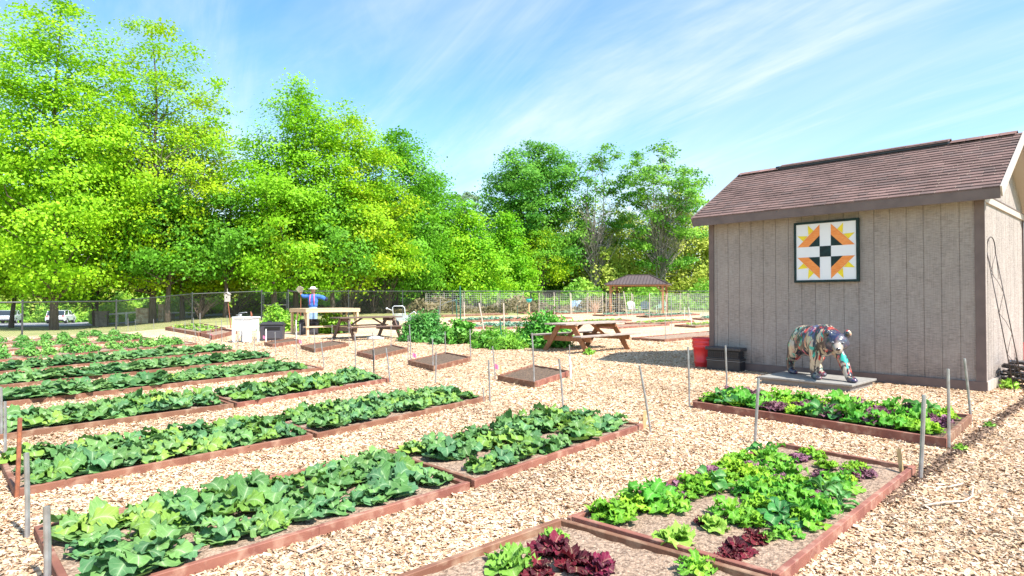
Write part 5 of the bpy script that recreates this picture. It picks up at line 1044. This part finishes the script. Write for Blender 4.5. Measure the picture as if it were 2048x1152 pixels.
# ------------------------------------------------------------------ trees
def treeleaf_mat(name, trans=.42):
    m = M(name, (0, 0, 0), .55, attr=True, trans=trans, spec=.25); return m
m_tl = treeleaf_mat('tree_leaf'); m_bark = M('bark', (.075, .05, .04), .95, (.15, .115, .095), 5, stretch=(3, 3, .5), bump=.02, bsc=8); m_bark2 = M('grey_bark', (.22, .185, .16), .95, (.34, .30, .27), 5, stretch=(3, 3, .5), bump=.02, bsc=8)
def tree(p, Ht, base, prof, rmax, ncl, nleaf, ls, c1_, c2_, seed, label, cat='tree', trunk=.28, bark=None, lean=0., group=None, clr=.75, clz=.30, name='tree', sx=1., forks=1, br=80, droop=.15, shell=.5):
    """prof: list of (height fraction of crown, radius fraction). ncl leaf clumps with nleaf leaves each"""
    g_ = np.random.default_rng(seed); t = thing(name, label, cat, p, 0, group); bark = bark or m_bark
    ph = g_.uniform(0, 6.28, 4)
    Y_ = p.y; rmax = rmax * .93
    def rad(f, az): return rmax * np.interp(f, [a for a, _ in prof], [b for _, b in prof]) * (1 + .16 * np.sin(2 * az + ph[0] + 4 * f) + .12 * np.sin(5 * az + ph[1] + 11 * f) + .08 * np.sin(9 * az + 17 * f + ph[2]))
    ncl = int(ncl * (.56 if Y_ < 50 else .62)); clr = clr * .98; clz = min(.75, clz * 1.6)
    wts = np.array([np.interp(x, [a for a, _ in prof], [b for _, b in prof]) ** 1.5 + .02 for x in np.linspace(0, 1, 50)]); f = (g_.choice(50, ncl, p=wts / wts.sum()) + g_.random(ncl)) / 50
    az = g_.uniform(0, 6.28, ncl); rr_ = rad(f, az) * g_.random(ncl) ** shell
    C_ = np.stack([np.cos(az) * rr_ * sx, np.sin(az) * rr_, base + (Ht - base) * f - droop * rr_ * .4], 1); C_[:, 0] += lean * C_[:, 2] / Ht
    ncl = len(C_); nleaf = int(nleaf * 2.7); ls = ls * .70; k = ncl * nleaf; idx = np.repeat(np.arange(ncl), nleaf); cs = clr * g_.uniform(.6, 1.3, ncl)
    off = g_.normal(size=(k, 3)) * np.array([1, 1, clz]) * cs[idx][:, None] * .62
    off[:, 2] -= .25 * (off[:, 0] ** 2 + off[:, 1] ** 2) / np.maximum(clr, .1) * .5
    P = C_[idx] + off; out_ = P - np.array([lean * .5, 0, base + (Ht - base) * .4]); out_ /= np.linalg.norm(out_, axis=1)[:, None]
    cv = np.clip(g_.normal(size=ncl) * .38 + .35 + .3 * (1 - f), 0, 1)
    tiltc = g_.normal(size=(ncl, 3)) * .3; me = leaf_cards(P, ls * g_.uniform(.5, 1.3, k), out_ * .6 + tiltc[idx] + np.array([0, -.1, .55]), c1_, c2_, g_, 'crown', elong=1.5, jit=.42, clumpc=cv[idx]); fin(me, 'crown', m_tl, t)
    mb = MB(); tops = []
    for q in range(forks):
        dx = 0 if forks == 1 else (q - (forks - 1) / 2) * .9; pts = []; rs = []
        for i in range(9):
            s = i / 8; pts.append((lean * s + dx * (s ** .5) * 1.2 + math.sin(i * 1.3 + seed + q) * .12 * s * 2, math.cos(i * 1.7 + seed) * .1 * s + (q % 2) * .3 * s, -.3 + (Ht * .93 + .3) * s)); rs.append(trunk * .6 / (forks ** .5) * ((1 - s) ** .8 * .92 + .04) * (1.3 if i == 0 else 1))
        mb.tube(pts, rs, 9); tops.append((pts, rs))
    order = g_.permutation(ncl)[:br]
    for ci in order:
        c = C_[ci]; pts, rs = tops[g_.integers(0, forks)]; h0 = max(base * .75, c[2] - .55 * math.hypot(c[0], c[1]) - g_.uniform(.2, 1.2)); s = min(.98, max(.02, (h0 + .3) / (Ht * .93 + .3))) * 8; i0 = min(7, int(s)); q0 = np.array(pts[i0]) * (1 - (s - i0)) + np.array(pts[i0 + 1]) * (s - i0)
        r0 = max(.02, rs[i0] * .38); m1 = q0 * .5 + c * .5 + np.array([g_.normal() * .25, g_.normal() * .25, -.15 + g_.normal() * .2]); m2 = q0 * .2 + c * .8 + np.array([g_.normal() * .2, g_.normal() * .2, g_.normal() * .15]); mb.tube([q0, m1, m2, c], [r0, r0 * .6, r0 * .35, .012], 5, False)
    mb.build('trunk', bark, t, True); return t
def gp(px, Y, dz=0): p = dep(px, 620, Y); p.z = float(gz(p.x, Y)) + dz; return p
def topH(px, py, Y): p = gp(px, Y); return dep(px, py, Y).z - p.z
oval = [(0, .45), (.12, .85), (.35, 1), (.6, .82), (.8, .55), (.93, .3), (1, .06)]; wide = [(0, .75), (.12, 1), (.4, .92), (.65, .72), (.85, .45), (1, .05)]; tall = [(0, .5), (.2, .9), (.5, 1), (.75, .85), (.9, .55), (1, .12)]; topheavy = [(0, .15), (.3, .4), (.55, .8), (.78, 1), (.92, .75), (1, .2)]; cone = [(0, .85), (.12, 1), (.4, .8), (.7, .45), (.9, .2), (1, .03)]
GRN = (.16, .42, .03); GR2 = (.27, .55, .02); YG = (.42, .58, .012); BRT = (.24, .52, .015); LGR = (.38, .64, .02)
TR = [ # px, Y, top py, crown base, prof, rmax, ncl, nleaf, ls, c1, c2, trunk, label
 (108, 37, -60, 2.3, oval, 5.0, 620, 60, .20, GR2, LGR, .36, 'tall broad green tree with thick dark trunk at the left, before the white car'),
 (-60, 40, -10, 2.4, wide, 5.5, 500, 55, .20, GR2, (.36, .56, .015), .3, 'green tree cut off by the left edge of the picture'),
 (305, 42, 22, 2.6, oval, 5.6, 560, 50, .20, GR2, YG, .36, 'tall airy yellow green tree with bare grey twigs inside'),
 (190, 46, 150, 2.0, wide, 4.6, 420, 50, .22, GRN, LGR, .26, 'green tree with forked trunk between the two tallest'),
 (405, 47, 190, 2.0, wide, 4.6, 420, 50, .22, (.28, .46, .012), (.48, .60, .012), .28, 'yellow green spreading tree with low golden branches'),
 (592, 46, 158, 2.2, wide, 5.4, 680, 58, .21, GR2, BRT, .34, 'large bright green tree behind the scarecrow'),
 (690, 49, 205, 2.2, wide, 5.6, 620, 58, .22, GR2, (.42, .58, .012), .34, 'large spreading yellow green tree behind the cart'),
 (790, 54, 242, 2.0, wide, 4.9, 560, 55, .24, GRN, (.18, .46, .015), .34, 'deep green tree stepping down right of the large trees'),
 (860, 60, 330, 1.6, wide, 4.2, 420, 50, .25, GRN, (.17, .44, .015), .28, 'lower dark green tree at the right end of the near row'),
 (935, 58, 402, 1.2, cone, 3.9, 430, 50, .24, (.17, .48, .015), (.36, .62, .02), .2, 'small bright green maple in the middle distance'),
 (1010, 66, 420, 1.2, cone, 3.6, 330, 48, .26, (.16, .46, .015), (.30, .58, .02), .2, 'bright green layered small tree right of the maple'),
 (1066, 74, 274, 3., tall, 6.6, 640, 55, .30, (.10, .32, .04), (.20, .46, .04), .36, 'tall round dark green tree in the centre of the background'),
]
for k, (px, Y, ty, bs, pr, rm, ncl, nl, ls, a, b, tk, lab) in enumerate(TR):
    tree(gp(px, Y), topH(px, ty, Y), bs, pr, rm, ncl, nl, ls, a, b, 300 + k, lab, trunk=tk, clr=1.0 if k < 11 else 1.2, clz=.28, forks=2 if k in (3, 7) else 1, br=90 if k == 2 else 60, group='large trees behind the fence')
# bare topped tall trees right
tree(gp(1190, 72), topH(1190, 288, 72), 5.5, [(0, .5), (.25, .8), (.6, .75), (.8, 1), (.93, .8), (1, .3)], 3.8, 85, 34, .30, (.11, .33, .04), (.26, .48, .05), 401, 'tall tree with mostly bare grey twigs and a small green top', trunk=.30, bark=m_bark2, forks=3, br=150, group='large trees behind the fence', clr=.8)
tree(gp(1322, 72), topH(1322, 284, 72), 4.5, [(0, .45), (.25, .75), (.5, 1), (.72, .95), (.88, .65), (1, .25)], 6.2, 240, 44, .30, (.11, .33, .04), (.26, .50, .05), 402, 'tall tree with dense green top and open grey branches nearest the shed', trunk=.30, bark=m_bark2, forks=3, br=150, shell=.45, group='large trees behind the fence', clr=.85)
# bare twiggy crowns for those two and the airy left tree
def twigs(p, Ht, h0, r, n, seed, label, mat=m_bark2, grp=None):
    g_ = np.random.default_rng(seed); mb = MB()
    for k in range(n):
        a = g_.uniform(0, 6.28); s = g_.uniform(0, .6) ; z0 = h0 + (Ht - h0) * s * .7; rr_ = r * g_.uniform(.3, 1) ; z1 = z0 + g_.uniform(2.2, 5.5); pts = [(0, 0, z0), (math.cos(a) * rr_ * .4, math.sin(a) * rr_ * .4, z0 + (z1 - z0) * .4), (math.cos(a + .1) * rr_ * .8, math.sin(a + .1) * rr_ * .8, z0 + (z1 - z0) * .8), (math.cos(a) * rr_, math.sin(a) * rr_, z1)]
        mb.tube(pts, [.06, .04, .025, .01], 4, False)
        for j in range(4):
            q = Vector(pts[2]).lerp(Vector(pts[3]), g_.uniform(-.8, .9)); e = q + Vector((g_.normal() * .6, g_.normal() * .6, g_.uniform(.3, 1.3))); mb.tube([q, e], [.02, .008], 3, False)
    mb.build('trunk', mat, None); o = COL.objects[-1]; o.location = p
    return o
for px, Y, Ht, h0, r, n, sd, own in [(1190, 72, 17, 2, 3.4, 110, 1, 401), (1322, 72, 17, 3, 4.6, 90, 2, 402), (305, 42, 15, 3.5, 4.2, 90, 3, 2)]:
    o = twigs(Vector((0, 0, 0)), Ht, h0, r, n, sd, '')
    par = [x for x in COL.objects if x.type == 'EMPTY' and x.name.startswith('tree') and (x.location - gp(px, Y)).length < .05][0]; o.name = 'twigs'; o.parent = par
# woodland edge further back, individual small trees
rr = random.Random(11); k = 0
BGT = []
px = -150
while px < 1480:
    Y = rr.uniform(74, 96) if px > 260 else rr.uniform(72, 90); h = rr.uniform(6.5, 10.5)
    if 1120 < px < 1480: h = rr.uniform(11, 15)
    if 880 < px < 1000: h = rr.uniform(8.5, 12)
    BGT.append((px, Y, h)); px += rr.uniform(34, 58)
sides = ['left of', 'right of']
for k, (px, Y, h) in enumerate(BGT):
    yel = px > 1120 or rr.random() < .3
    c1_, c2_ = ((.38, .50, .07), (.60, .66, .13)) if yel else ((.20, .44, .05), (.36, .60, .06))
    tree(gp(px, Y), h, .6, wide, h * .36, 150, 42, .34, c1_, c2_, 500 + k, f'{"pale yellow green" if yel else "green"} woodland tree in the rear row, {ORD[k]} from the left', trunk=.15, clr=1.1, clz=.5, br=16, group='small trees along the woodland edge')
# far pale tree showing above the gap
tree(gp(932, 120), topH(932, 365, 120), 6, tall, 5.5, 120, 40, .45, (.16, .26, .14), (.26, .36, .2), 460, 'distant thin pale tree showing above the maple', trunk=.3, bark=m_bark2, br=60)
# underbrush, one mass
def brush(name, label, rects, n, ls, ca, cb, seed, hmax):
    g_ = np.random.default_rng(seed); P = []
    for (pa, pb, Y0, Y1, h, w_) in rects:
        m = int(n * w_); a = g_.uniform((pa - CX) / F, (pb - CX) / F, m); Y = g_.uniform(Y0, Y1, m); X = a * Y
        hh = h * (.45 + .35 * np.sin(X * .9 + 1) + .25 * np.sin(X * 2.3 + Y)); P.append(np.stack([X, Y, gz(X, Y) + g_.random(m) ** .7 * np.clip(hh, .25, None)], 1))
    P = np.concatenate(P); n = len(P); me = leaf_cards(P, ls * g_.uniform(.6, 1.4, n), np.tile([0, -.3, .7], (n, 1)), ca, cb, g_, name, clumpc=.5 + .4 * np.sin(P[:, 0] * 1.7)); tag(fin(me, name, m_tl), label, 'undergrowth', kind='stuff')
brush('underbrush', 'dark green undergrowth along the foot of the woodland', [(-120, 1500, 66, 72, 3.2, .6), (400, 1460, 58, 64, 1.6, .4)], 42000, .26, (.20, .46, .05), (.38, .60, .08), 71, 3)
brush('green_scrub', 'light green scrub behind the left part of the fence', [(180, 560, 50, 58, 2.6, .6), (560, 900, 56, 64, 2.4, .5)], 26000, .2, (.26, .52, .04), (.52, .68, .10), 75, 2)
brush('leaf_litter_scrub', 'straw coloured scrub and twigs behind the fence', [(380, 1250, 50, 60, 1.3, 1.)], 14000, .2, (.22, .2, .10), (.40, .33, .20), 72, 2)
# bare shrubs with many stems behind the fence
for k, (px, Y, h, lab) in enumerate([(400, 42, 1.9, 'pale bare branched shrub behind the fence left of the birdhouse'), (470, 45, 2.0, 'bare grey shrub behind the fence at the birdhouse'), (745, 50, 3.4, 'tangle of dark bare stems behind the fence at the cart'), (775, 50, 3.2, 'leaning bare stems right of the tangle behind the cart'), (700, 47, 2.8, 'bare stems beside the dark trunk behind the dark table')]):
    g_ = np.random.default_rng(80 + k); mb = MB()
    for j in range(26):
        a = g_.uniform(0, 6.28); s = g_.uniform(.3, 1.7); z = g_.uniform(.5, 1) * h; m_ = Vector((math.cos(a) * s * .35, math.sin(a) * s * .3, z * .5)); e = Vector((math.cos(a) * s, math.sin(a) * s * .8, z)); mb.tube([(0, 0, -.1), m_, e], [.05, .03, .012], 5, False)
        for _ in range(3): q = m_.lerp(e, g_.random()); mb.tube([q, q + Vector((g_.normal() * .4, g_.normal() * .3, g_.uniform(.1, .6)))], [.014, .006], 3, False)
    tag(mb.build('bare_shrub', m_bark, None, False, gp(px, Y)), lab, 'shrub', 'bare shrubs behind the fence')
# extra trunks standing behind the fence (visible below the crowns)
for k, (px, Y, r, lean, lab) in enumerate([(22, 43, .22, .9, 'leaning dark tree between the two cars'), (335, 41, .26, .1, 'dark tree right of the tall airy tree'), (365, 44, .26, -.3, 'dark tree with a tapered trunk behind the fence bed'), (450, 43, .22, .2, 'dark tree behind the birdhouse'), (548, 44, .34, .0, 'dark trunked tree left of the scarecrow'), (665, 46, .28, .1, 'dark trunked tree right of the scarecrow'), (1085, 70, .34, 0, 'dark tree behind the bird bath')]):
    tree(gp(px, Y), 9.5, 3.2, wide, 3.2, 130, 45, .22, GRN, (.12, .32, .02) if k % 2 else YG, 600 + k, lab, trunk=r * 1.2, lean=lean, clr=.9, br=22, group='smaller trees among the large ones')
